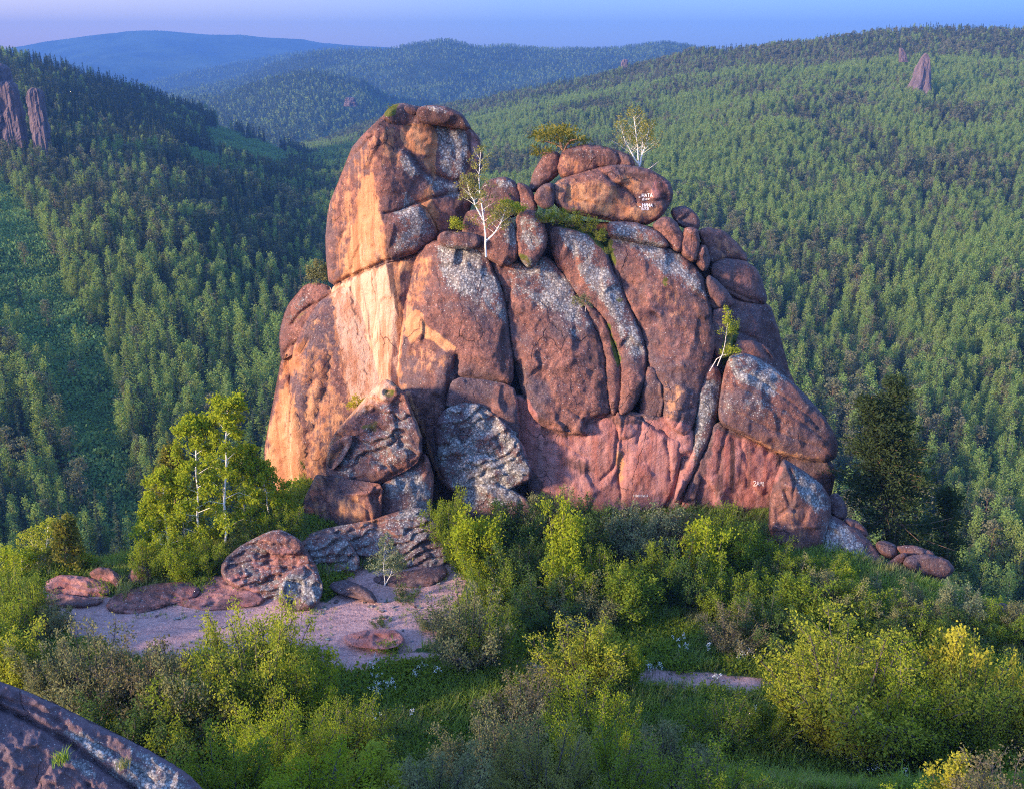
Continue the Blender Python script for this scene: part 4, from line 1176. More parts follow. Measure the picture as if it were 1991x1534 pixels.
D['m4'] = part('slab', '1184,466 1200,462 1257,474 1300,484 1332,500 1363,534 1374,573 1384,600 1390,655 1384,690 1371,736 1357,780 1352,815 1335,850 1312,838 1291,815 1294,789 1288,753 1278,736 1266,715 1259,690 1256,666 1246,640 1230,606 1213,568 1195,528 1184,500', 65.0, 66, 78, 'broad reddish slab bulging over the wall', gy=.36, c=(1300, 780), gx=.06, back=7, amp=8)
D['m4_in'] = part('block', '1257,716 1270,714 1286,746 1292,788 1280,822 1256,835 1244,812 1248,780', 64.9, 24, 18, gy=.05, back=4, amp=5)
D['m8'] = part('slab', '1365,735 1385,700 1402,732 1400,775 1392,815 1372,872 1335,938 1312,985 1318,940 1342,900 1352,840 1356,785', 64.6, 26, 18, gy=.25, c=(1370, 850), gx=.12, back=4, amp=6)
D['m5a'] = part('block', '1356,450 1372,444 1390,446 1415,456 1438,480 1458,508 1430,503 1402,504 1380,516 1372,490', 70.2, 34, 26, gy=.25, gx=.35, c=(1400, 500), back=6, amp=5)
D['m5b'] = part('slab', '1380,520 1402,505 1430,505 1460,512 1480,545 1493,592 1476,590 1430,583 1405,562 1384,535', 69.4, 40, 30, gy=.25, gx=.35, c=(1420, 560), back=6, amp=6)
D['m5c'] = part('slab', '1374,545 1384,538 1404,564 1430,585 1476,592 1493,592 1504,616 1514,655 1528,710 1545,760 1500,740 1450,700 1415,690 1395,640 1385,600', 69.0, 44, 44, gy=.25, gx=.35, c=(1440, 640), back=7, amp=7)
D['m5d'] = part('block', '1376,534 1392,545 1424,582 1428,592 1405,600 1382,598 1372,560', 67.6, 18, 14, gy=.2, gx=.2, back=3, amp=4)
D['m5e'] = part('block', '1384,604 1412,600 1424,640 1420,690 1396,700 1388,660', 66.8, 16, 16, gy=.2, gx=.2, back=3, amp=5)
D['m6'] = part('slab', '1428,664 1455,662 1487,671 1513,704 1540,745 1500,730 1455,700 1430,690', 67.4, 22, 18, gy=.3, gx=.25, back=5, amp=5)
D['m7'] = part('slab', '1411,712 1425,690 1453,688 1481,702 1534,738 1580,784 1608,820 1625,854 1627,877 1620,895 1580,895 1516,881 1453,846 1418,832 1399,820 1397,796 1406,750', 64.4, 52, 56, 'big lichened boulder slab on the right shoulder', gy=.30, gx=.22, c=(1480, 830), back=8, amp=7)
D['wall_l'] = part('wall', '996,770 1020,770 1060,810 1140,830 1200,800 1290,810 1345,830 1352,870 1330,940 1310,1060 1200,1060 1080,1040 1030,960 1010,880', 64.5, 24, 30, 'bare pink wall under the slabs', gy=.03, c=(1180, 900), back=6, amp=8)
D['wall_r'] = part('wall', '1395,815 1420,835 1455,848 1516,883 1580,897 1622,897 1624,930 1606,965 1590,1100 1470,1130 1380,1060 1310,1050 1340,940 1375,872', 64.7, 26, 34, 'bare pink wall under the right shoulder', gy=.03, gx=.15, c=(1460, 930), back=7, amp=7)
D['wall_m'] = part('wall', '1195,800 1215,812 1240,812 1262,830 1300,850 1330,860 1300,990 1230,1000 1208,960 1204,880', 64.15, 18, 24, gy=.03, c=(1240, 900), back=3, amp=8)

# loose blocks lying on the outcrop and at its foot: things of their own
def boulder(name, label, cat, poly, Y0, T, R, group=None, **kw):
    Q = pts(poly)
    kw.setdefault('edge', .34); kw.setdefault('grow', 2.6 if group == TOPG else 1.5); kw.setdefault('rag', 3.6); kw.setdefault('smooth', 2 if max(np.ptp(Q[:, 0]), np.ptp(Q[:, 1])) < 45 else 1)
    kw.setdefault('fac', (36, 38, 8))
    c = pix(Q[:, 0].mean(), Q[:, 1].max(), Y0 + kw.get('back', 3) * .3)
    o, d = lobe(name, poly, Y0, T, R, origin=c, **kw)
    tag(o, label, cat, group)
    o['kind'] = 'thing'
    return d
TOPG = 'loose boulders on top of the outcrop'
boulder('boulder', 'small dark cap boulder beside the foot of the leaning birch', 'boulder', '851,470 853,458 866,452 890,453 912,455 928,462 934,474 925,483 895,480 866,480', 66.2, 20, 14, TOPG, gy=.2, back=2.2, amp=4)
boulder('boulder', 'dark rounded boulder right behind the leaning birch', 'boulder', '928,415 934,375 945,354 965,347 986,349 1003,358 1012,382 1014,412 990,424 950,420', 70.0, 36, 30, TOPG, gy=.2, back=4, amp=4)
boulder('boulder', 'upright reddish block wedged between dark boulder and mossy gully', 'boulder', '1006,358 1015,357 1030,368 1040,390 1044,412 1030,420 1015,412 1012,385', 69.6, 20, 14, TOPG, gy=.2, back=3, amp=4)
boulder('boulder', 'small wedge stone below the tilted boulder', 'boulder', '1040,384 1050,366 1066,357 1077,362 1075,390 1068,406 1050,402', 69.0, 20, 14, TOPG, gy=.2, back=2.5, amp=4)
boulder('boulder', 'tilted egg shaped boulder under the flat topped pine', 'boulder', '1031,374 1036,346 1046,323 1062,302 1072,297 1085,297 1090,312 1086,336 1062,357 1046,372', 72.0, 34, 26, TOPG, gy=.15, back=4, amp=3)
boulder('boulder', 'long rounded boulder lying on top of the painted block', 'boulder', '1087,343 1089,312 1098,292 1127,284 1153,284 1176,291 1202,296 1225,304 1234,318 1229,324 1204,323 1163,328 1130,341 1111,347', 71.6, 36, 30, TOPG, gy=.15, back=5, amp=4)
PAINT_D = boulder('boulder', 'big orange faced block with painted white lettering', 'boulder', '1075,366 1091,350 1120,342 1143,337 1165,328 1209,323 1241,328 1280,340 1302,358 1306,382 1294,408 1272,434 1240,434 1202,431 1143,416 1098,412 1080,398', 70.0, 34, 30, TOPG, gy=.12, gx=.06, back=7, amp=6, fac=(58, 46, 12), edge=.25, grow=3, rag=4.0)
PAINTED = [o for o in bpy.data.objects if o.get('label', '').startswith('big orange faced')][0]
boulder('boulder', 'dark block at the right end of the painted block', 'boulder', '1304,409 1318,404 1332,404 1348,414 1360,434 1356,449 1332,444 1314,431', 70.6, 22, 16, TOPG, gy=.2, back=3.5, amp=3)
boulder('boulder', 'wide dark boulder below the painted lettering', 'boulder', '1266,442 1288,421 1311,430 1326,452 1330,475 1323,490 1308,484 1294,462', 68.2, 26, 20, TOPG, gy=.25, back=3, amp=4)
boulder('boulder', 'upright finger of rock between two dark blocks', 'boulder', '1330,447 1343,443 1357,450 1359,490 1350,512 1338,502 1326,492', 68.0, 20, 15, TOPG, gy=.2, back=3, amp=3)
boulder('boulder', 'small cracked stone beside the upright finger of rock', 'boulder', '1360,478 1373,479 1379,508 1370,530 1355,516', 68.2, 15, 11, TOPG, gy=.2, back=2.5, amp=3)
FOOTG = 'boulders at the right foot of the outcrop'
boulder('boulder', 'skull shaped boulder with an orange underside leaning on the wall', 'boulder', '1523,893 1532,898 1573,923 1601,946 1618,980 1612,1014 1604,1058 1586,1090 1552,1086 1509,1062 1493,1014 1499,961 1512,922', 58.7, 50, 50, FOOTG, gy=.22, gx=.2, back=5, amp=6, fold=(pts('1530,890 1545,960 1545,1100'), .5, .2, 8))
boulder('boulder', 'small dark round stone behind the skull shaped boulder', 'boulder', '1612,966 1624,958 1640,972 1649,992 1644,1006 1630,1012 1616,1000', 60.4, 18, 16, FOOTG, gy=.2, back=2.5, amp=3)
boulder('flat_rock', 'grey lichened sloping slab right of the skull shaped boulder', 'rock slab', '1604,1020 1614,1002 1640,1012 1672,1036 1700,1062 1712,1085 1726,1130 1740,1165 1640,1170 1570,1150 1582,1098 1606,1060', 56.0, 24, 40, FOOTG, gy=1.0, gx=.0, c=(1650, 1130), back=5, amp=7)
boulder('flat_rock', 'thin flat stone on the upper edge of the sloping slab', 'rock slab', '1640,1010 1655,1008 1676,1022 1690,1040 1676,1044 1655,1030', 59.2, 10, 9, FOOTG, gy=.5, back=2, amp=3)
boulder('boulder', 'dark block at the upper end of the row of long stones', 'boulder', '1703,1056 1712,1050 1741,1058 1745,1072 1738,1082 1727,1085 1710,1074', 57.6, 17, 14, FOOTG, gy=.3, back=2.2, amp=3)
boulder('boulder', 'small leaning wedge stone under the long stones', 'boulder', '1722,1098 1740,1084 1756,1073 1762,1080 1756,1094 1736,1113 1724,1108', 56.4, 14, 11, FOOTG, gy=.3, back=1.8, amp=3)
boulder('boulder', 'longest stone jutting out over the slope at the right end', 'boulder', '1758,1090 1770,1079 1795,1077 1824,1082 1850,1094 1854,1109 1836,1127 1800,1117 1762,1106', 55.7, 22, 17, FOOTG, gy=.3, gx=.05, back=2.6, amp=3)
boulder('flat_rock', 'thin stone lying behind the longest jutting stone', 'rock slab', '1742,1062 1765,1060 1800,1068 1822,1078 1790,1082 1758,1080', 57.4, 12, 9, FOOTG, gy=.3, back=2.2, amp=3)
boulder('flat_rock', 'low dark ledge with an orange stain among shrubs', 'rock slab', '1452,1075 1478,1050 1505,1045 1530,1075 1580,1095 1590,1150 1560,1170 1500,1160 1462,1120', 57.4, 22, 26, FOOTG, gy=.9, back=5, amp=7)
boulder('flat_rock', 'grey slab below the long stones half hidden by shrubs', 'rock slab', '1690,1125 1735,1110 1790,1125 1830,1150 1880,1190 1860,1215 1780,1195 1710,1180', 53.6, 16, 24, FOOTG, gy=1.3, back=4, amp=6)
boulder('boulder', 'blue grey rock lump low at the right edge of the picture', 'boulder', '1905,1180 1935,1172 1975,1180 2010,1200 2010,1245 1960,1240 1915,1210', 49.5, 20, 22, FOOTG, gy=.4, back=3, amp=5)
LEFTG = 'flat rocks on the left terrace'
def at_ground(px, py): return float(ground_at(px, py)[1])
LAY0 = None
LAY = dict(lich=.55, fac=(64, 30, 12), edge=.22, strata=(21, 9, .25), rag=5.0, step=2.6)
FLAT = dict(edge=.2, rag=6.0, strata=(15, 4, .1))
boulder('rock_mound', 'layered grey mound of rock beside the birches', 'rock', '428,1120 436,1090 462,1066 492,1050 520,1038 538,1030 560,1036 580,1046 592,1066 606,1092 628,1128 622,1168 600,1188 560,1180 525,1172 490,1150 455,1140', at_ground(560, 1180) + 1.0, 20, 26, LEFTG, gy=.85, c=(560, 1165), back=5, amp=14, **LAY)
boulder('flat_rock', 'pinkish cap slab tilted on the crest of the layered mound', 'rock slab', '498,1054 520,1040 536,1032 560,1038 578,1048 588,1064 562,1076 524,1078', at_ground(560, 1180) + .75 + 2.1, 12, 12, LEFTG, gy=.8, back=2, amp=6, rag=5.0, edge=.3, fac=(30, 22, 8), lich=.25)
boulder('boulder', 'grey lichened block at the right front of the layered mound', 'boulder', '546,1124 580,1100 606,1098 626,1130 622,1166 602,1186 566,1184 544,1166', at_ground(590, 1184) + .6, 12, 18, LEFTG, gy=.75, back=2, amp=8, rag=5.0, edge=.3, fac=(26, 30, 10), lich=.45)
boulder('flat_rock', 'grey blue left step of the layered mound', 'rock slab', '432,1118 440,1088 466,1070 500,1066 524,1080 520,1104 492,1116 476,1136 448,1134', at_ground(460, 1134) + .5, 12, 16, LEFTG, gy=.9, back=2, amp=8, rag=5.0, edge=.3, fac=(30, 20, 10), lich=.7, strata=(18, 6, .2))
boulder('rock_mound', 'reddish topped mound between layered mound and ramp', 'rock', '578,1058 600,1044 638,1038 666,1040 690,1064 700,1104 672,1130 632,1142 612,1130 600,1090', at_ground(640, 1136) + 1.0, 20, 26, LEFTG, gy=.75, c=(640, 1125), back=4, amp=9, **LAY)
boulder('flat_rock', 'broad bluish ramp of rock rising to the pinnacle', 'rock slab', '664,1046 690,1030 714,1016 760,1000 800,990 838,988 852,1026 862,1078 846,1104 812,1120 780,1122 740,1112 706,1110 686,1094', at_ground(740, 1112) + 1.3, 20, 34, LEFTG, gy=.9, c=(750, 1105), back=6, amp=11, **LAY)
boulder('flat_rock', 'dark bedrock joining the mounds to the foot of the pinnacle', 'rock slab', '560,1080 590,1048 620,1030 680,1022 740,1010 800,1000 850,1010 866,1060 862,1108 800,1130 720,1128 650,1140 600,1140', at_ground(720, 1126) + 1.7, 12, 20, LEFTG, gy=.8, c=(720, 1110), back=6, amp=12, **LAY)
boulder('flat_rock', 'cracked ledge of bedrock running out from under the layered mound', 'rock slab', '330,1150 380,1136 432,1118 470,1138 520,1160 500,1180 440,1176 390,1184 340,1176', at_ground(430, 1180) + .2, 8, 14, LEFTG, gy=1.6, c=(430, 1172), back=2.5, amp=6, lich=.12, fac=(50, 18, 8), **FLAT)
boulder('flat_rock', 'bluish bedrock shelf at the bottom of the ramp', 'rock slab', '720,1118 770,1120 815,1116 850,1100 872,1110 850,1134 800,1142 745,1138', at_ground(790, 1138) + .2, 8, 12, LEFTG, gy=1.6, c=(790, 1132), back=2, amp=5, lich=.25, fac=(50, 18, 7), **FLAT)
boulder('flat_rock', 'flat pinkish table rock at the left end of the terrace', 'rock slab', '82,1142 96,1124 125,1119 165,1121 207,1131 218,1147 208,1160 178,1164 130,1160 96,1156', at_ground(150, 1160) + .4, 16, 17, LEFTG, gy=.9, c=(150, 1155), back=2.6, amp=6, lich=.1, rag=5.0, strata=(18, 5, .0))
boulder('flat_rock', 'low slab under the flat table rock', 'rock slab', '86,1158 130,1158 180,1166 205,1166 176,1180 120,1180 90,1172', at_ground(150, 1178) + .3, 10, 10, LEFTG, gy=1.4, back=2, amp=4, lich=.1, **FLAT)
boulder('boulder', 'dark lichened boulder behind the table rock', 'boulder', '172,1118 186,1106 205,1103 224,1112 240,1128 244,1143 226,1150 200,1140', at_ground(220, 1152) + .8, 24, 20, LEFTG, gy=.3, back=2.2, amp=5)
boulder('boulder', 'pale grey rounded boulder standing alone left of the birches', 'boulder', '249,1132 254,1112 268,1103 283,1103 295,1112 298,1128 290,1138 268,1141', at_ground(275, 1140) + .5, 22, 18, LEFTG, gy=.3, back=2, amp=5)
boulder('flat_rock', 'long low slab in front of the two round boulders', 'rock slab', '205,1180 226,1154 262,1142 300,1136 350,1134 392,1133 384,1156 350,1166 316,1178 270,1190 230,1192', at_ground(270, 1190) + .4, 13, 16, LEFTG, gy=1.6, c=(280, 1180), back=2.6, amp=7, fac=(50, 20, 8), **FLAT)
boulder('flat_rock', 'thin dark ledge lying on the pink sand under the small birch', 'rock slab', '640,1134 668,1128 705,1140 726,1156 735,1172 712,1164 690,1150 655,1150', at_ground(700, 1165) + .2, 8, 8, LEFTG, gy=1.5, back=1.2, amp=4, **FLAT)
boulder('flat_rock', 'smooth pink ledge at the lower edge of the sand', 'rock slab', '660,1240 700,1228 745,1225 782,1230 788,1246 770,1258 700,1258', at_ground(730, 1256) + .12, 5, 10, LEFTG, gy=1.8, back=1.6, amp=3, lich=.02, **FLAT)
boulder('near_rock', 'dark lichened rock slope in the near bottom left corner', 'rock', '-220,1260 -100,1295 0,1326 30,1338 95,1364 152,1394 200,1416 244,1437 305,1469 362,1502 392,1534 440,1600 420,1680 200,1760 -220,1760', 15.0, 70, 150, gy=.55, gx=.25, c=(150, 1450), back=5, amp=14, step=3.4, mat=M['rocknear'])

# painted lettering on the block: strokes that follow the rock surface
GLYPH = {'Н': ['0,0 0,10', '6,0 6,10', '0,5 6,5'], 'А': ['0,10 3,0 6,10', '1.2,6.5 4.8,6.5'], 'Т': ['0,0 6,0', '3,0 3,10'], 'Л': ['0,10 2.6,0 6,0 6,10'], 'Р': ['0,10 0,0 5,0.6 5,4.6 0,5.2'],
         'И': ['0,0 0,10 6,0 6,10'], 'Б': ['5.5,0 0,0 0,10 5,10 5.5,5.5 0,5'], 'Х': ['0,0 6,10', '6,0 0,10'], 'В': ['0,0 4.5,1 4,4.6 0,5 5.4,6.4 5,9.6 0,10 0,0'], '„': ['0,9 -1,12', '2.4,9 1.4,12'],
         '2': ['0,2 1.5,0 5,0.5 5.5,3 0,10 6,10'], 'М': ['0,10 1,0 3,6 5,0 6,10'], '1': ['0,2 2,0 2,10']}
def lettering(name, lines, dep, parent, wd=.75):
    gq = Geo()
    for text, x, y, s, adv, slope in lines:
        for ch in text:
            for st in GLYPH[ch]:
                q = pts(st) * s * .1
                q = np.stack([q[:, 0] + x, q[:, 1] + y], 1)
                n = max(3, int(np.hypot(*np.diff(q, axis=0).T).sum() / 1.0))
                cum = np.concatenate([[0], np.cumsum(np.hypot(*np.diff(q, axis=0).T))])
                t = np.linspace(0, cum[-1], n)
                p = np.stack([np.interp(t, cum, q[:, 0]), np.interp(t, cum, q[:, 1])], 1)
                tg = np.gradient(p, axis=0); tg /= np.linalg.norm(tg, axis=1, keepdims=True) + 1e-9
                nr = np.stack([-tg[:, 1], tg[:, 0]], 1) * wd * (.8 + .4 * rng.random((n, 1)))
                e = np.stack([p - nr, p + nr], 1).reshape(-1, 2)
                Y = dep(e) - .045
                v = pix(e[:, 0], e[:, 1], Y)
                i = np.arange(n - 1) * 2
                gq.add(v - np.array(parent.location), np.stack([i, i + 1, i + 3, i + 2], 1))
            x += adv; y += slope * adv
    o = obj(name, gq.mesh(name), M['paint'], parent)
    return o
lettering('painted_lettering', [('„НАТА', 1243, 377.5, 6.2, 5.4, -.02), ('ЛНР', 1249, 386.0, 4.8, 5.4, .0), ('„НИНА', 1244, 396.0, 6.2, 5.2, .03), ('БХВ', 1248, 403.5, 5.4, 5.2, .0)], PAINT_D, PAINTED, .6)
lettering('painted_lettering', [('2АМ1', 1465, 935, 9, 6, .05)], D['wall_r'], outcrop, .42)
lettering('painted_lettering', [('НИНИН', 1232, 961, 5, 6, .0)], D['wall_m'], outcrop, .35)

# crags on the hillsides
def crag(name, label, base, h, w, dpt, tilt=(0, 0), seed=0, top=.4):
    """A rock needle: rough stacked rings that narrow upward."""
    r = np.random.default_rng(seed)
    nz, na = 44, 48
    zz = np.linspace(-.15, 1, nz); aa = np.linspace(0, 2 * PI, na, endpoint=False)
    A, Z = np.meshgrid(aa, zz)
    prof = top + (1 - top) * (1 - np.clip(Z, 0, 1)) ** .8
    prof = prof * np.where(Z > .94, np.sqrt(np.clip((1.0 - Z) / .06, 0, 1)) * .6 + .4, 1)
    ca_, sa_ = np.cos(A), np.sin(A)
    sq = (np.abs(ca_) ** 4 + np.abs(sa_) ** 4) ** -.25
    n = 1 + .30 * fbm(ca_ * 2.0 + seed, sa_ * 2.0, Z * 1.8, 51 + seed, 3) - .30 * np.abs(fbm(ca_ * 4.5 + seed, sa_ * 4.5, Z * 1.0, 53 + seed, 2)) + .16 * np.floor(2.5 * fbm(ca_ * 2.5, sa_ * 2.5 + seed, Z * 6, 52, 2)) / 2
    n = n * sq * .92 + .12
    X = ca_ * w * .5 * prof * n + tilt[0] * Z * h
    Yc = sa_ * dpt * .5 * prof * n + tilt[1] * Z * h
    V = np.stack([X, Yc, Z * h * (1 + .10 * (n - 1))], -1).reshape(-1, 3)
    i = np.arange(nz * na).reshape(nz, na); j = np.roll(i, -1, 1)
    Fq = np.stack([i[:-1], j[:-1], j[1:], i[1:]], -1).reshape(-1, 4)
    V = np.vstack([V, [[tilt[0] * h, tilt[1] * h, h * 1.01]]])
    faces = [tuple(map(int, f)) for f in Fq] + [(int(i[-1, k]), int(j[-1, k]), len(V) - 1) for k in range(na)]
    o = obj(name, mesh_from(name, V, faces, False), M['crag'], None, base)
    return tag(o, label, 'crag', 'crags standing out of the forest')
def crag_px(px0, px1, py0, py1, Y, label, tilt=(0, 0), top=.4, seed=0):
    b = pix((px0 + px1) / 2, py1, Y); t = pix((px0 + px1) / 2, py0, Y)
    w = (px1 - px0) / F * Y * 1.25
    crag('rock_crag', label, b, t[2] - b[2], w, w * .9, tilt, seed, top)
crag_px(-46, 24, 122, 285, 540, 'tallest pinkish cliff needle at the left edge of the picture', (.02, 0), .8, 1)
crag_px(18, 50, 160, 285, 536, 'lower shoulder of the pinkish cliff at the left edge', (-.02, 0), .75, 2)
crag_px(71, 98, 173, 290, 534, 'slim square topped pillar right of the pink cliff', (0, 0), .85, 3)
crag_px(1764, 1803, 106, 200, 850, 'sharp pyramid crag high on the right hillside', (.06, 0), .16, 4)
crag_px(1751, 1763, 94, 118, 905, 'jagged spur of rock above the pyramid crag', (-.35, .1), .35, 5)
crag_px(1206, 1220, 116, 142, 1320, 'tiny dark knob of rock on the right ridge line', (.05, 0), .5, 6)
crag_px(672, 692, 190, 205, 1450, 'small pink outcrop on the mid hill', (0, 0), .6, 7)
# ------------------------------------------------------------------ near bushes
def bush(seed, stems=18, spread=.75, bn=9, tw=4, lv=7, leaf=.03, shoots=.5, bare=.3, droop=.0, wide=.55):
    """A shrub about 1 high: stems fan out of one foot, side shoots carry the leaves."""
    r = np.random.default_rng(seed)
    st, fo = Geo(), Geo()
    C, D = [], []
    for s in range(stems):
        a = r.random() * 2 * PI
        th = spread * math.sqrt(r.random()) * 1.05
        out = np.array([math.cos(a), math.sin(a), 0])
        Ls = (1.0 - .38 * (th / max(spread, .01)) ** 2) * r.uniform(.72, 1.08)
        t = np.linspace(0, 1, 8)
        p0 = out * .05 * r.random()
        hor = math.sin(th) * wide * 1.9
        path = p0 + out * (hor * Ls * (t ** .85))[:, None] + np.array([0, 0, 1.0]) * (Ls * math.cos(th * .55) * t ** 1.1)[:, None]
        path = path + np.cumsum(r.normal(size=(8, 3)) * .012, 0)
        st.tube(path, np.linspace(.013, .003, 8) * (.7 + .6 * r.random()), 4)
        for b in range(bn):
            u = bare + (1 - bare) * (b + r.random()) / bn
            o = np.array([np.interp(u, t, path[:, i]) for i in range(3)])
            d = unit(out * .4 + r.normal(size=3) * .62 + np.array([0, 0, shoots]))
            bl = r.uniform(.10, .24) * (1.15 - .5 * u)
            tip = o + d * bl
            st.tube(np.array([o, (o + tip) / 2 + r.normal(size=3) * .008, tip]), [.004, .003, .0015], 3)
            for q in range(tw):
                v = .25 + .75 * (q + r.random()) / tw
                m = o + (tip - o) * v
                c = m + r.normal(size=(lv, 3)) * (.022 + leaf * .5)
                C.append(c); D.append(np.repeat((d + [0, 0, .3 - droop])[None], lv, 0))
        c = path[-1] + r.normal(size=(lv * 2, 3)) * np.array([.018, .018, .05])
        C.append(c); D.append(np.repeat(np.array([[0, 0, 1.0]]), lv * 2, 0))
    fo.leaves(np.concatenate(C), leaf, leaf * .55, r, np.concatenate(D) * .7, .75)
    return st.mesh('stems'), fo.mesh('foliage')

BUSH = {
    'L': [bush(101, 36, .95, 15, 4, 13, .022, .45, .15), bush(102, 34, .95, 15, 4, 13, .022, .6, .18), bush(103, 38, .9, 15, 4, 13, .022, .5, .12)],
    'M': [bush(111, 22, .85, 10, 4, 13, .032, .55, .1), bush(112, 24, .85, 10, 4, 13, .032, .6, .1), bush(113, 26, .95, 10, 4, 13, .032, .4, .1)],
    'U': [bush(121, 14, .45, 11, 4, 13, .036, 1.0, .1, wide=.55), bush(122, 14, .45, 11, 4, 13, .037, 1.1, .08, wide=.5)],
    'S': [bush(131, 14, .8, 7, 3, 7, .050, .5, .15), bush(132, 16, .9, 7, 3, 6, .050, .6, .15)],
    'T': [bush(141, 26, .95, 9, 4, 6, .030, .5, .35), bush(142, 28, .9, 9, 4, 6, .030, .6, .35)]}
BASE_W = {'L': 1.35, 'M': 1.25, 'U': .75, 'S': 1.2, 'T': 1.35}
FWD = rng.permutation(1000)

def put_bush(px, py, w, h, form, mat, label, group, cat='bush', sink=.15):
    P = ground_at(px, min(py, 1640))
    slant = math.sqrt(P[1] ** 2 + P[2] ** 2)
    m = slant / F
    hh, ww = h * m * 1.02, w * m * 1.12
    st, fo = BUSH[form][int(rng.integers(len(BUSH[form])))]
    s = ww / BASE_W[form]
    t = thing('bush', label, cat, P - np.array([0, 0, sink]), group, float(rng.random() * 6.28), (s, s * rng.uniform(.9, 1.1), hh))
    obj('stems', st, M['twig'], t)
    obj('foliage', fo, M[mat], t)
    return t

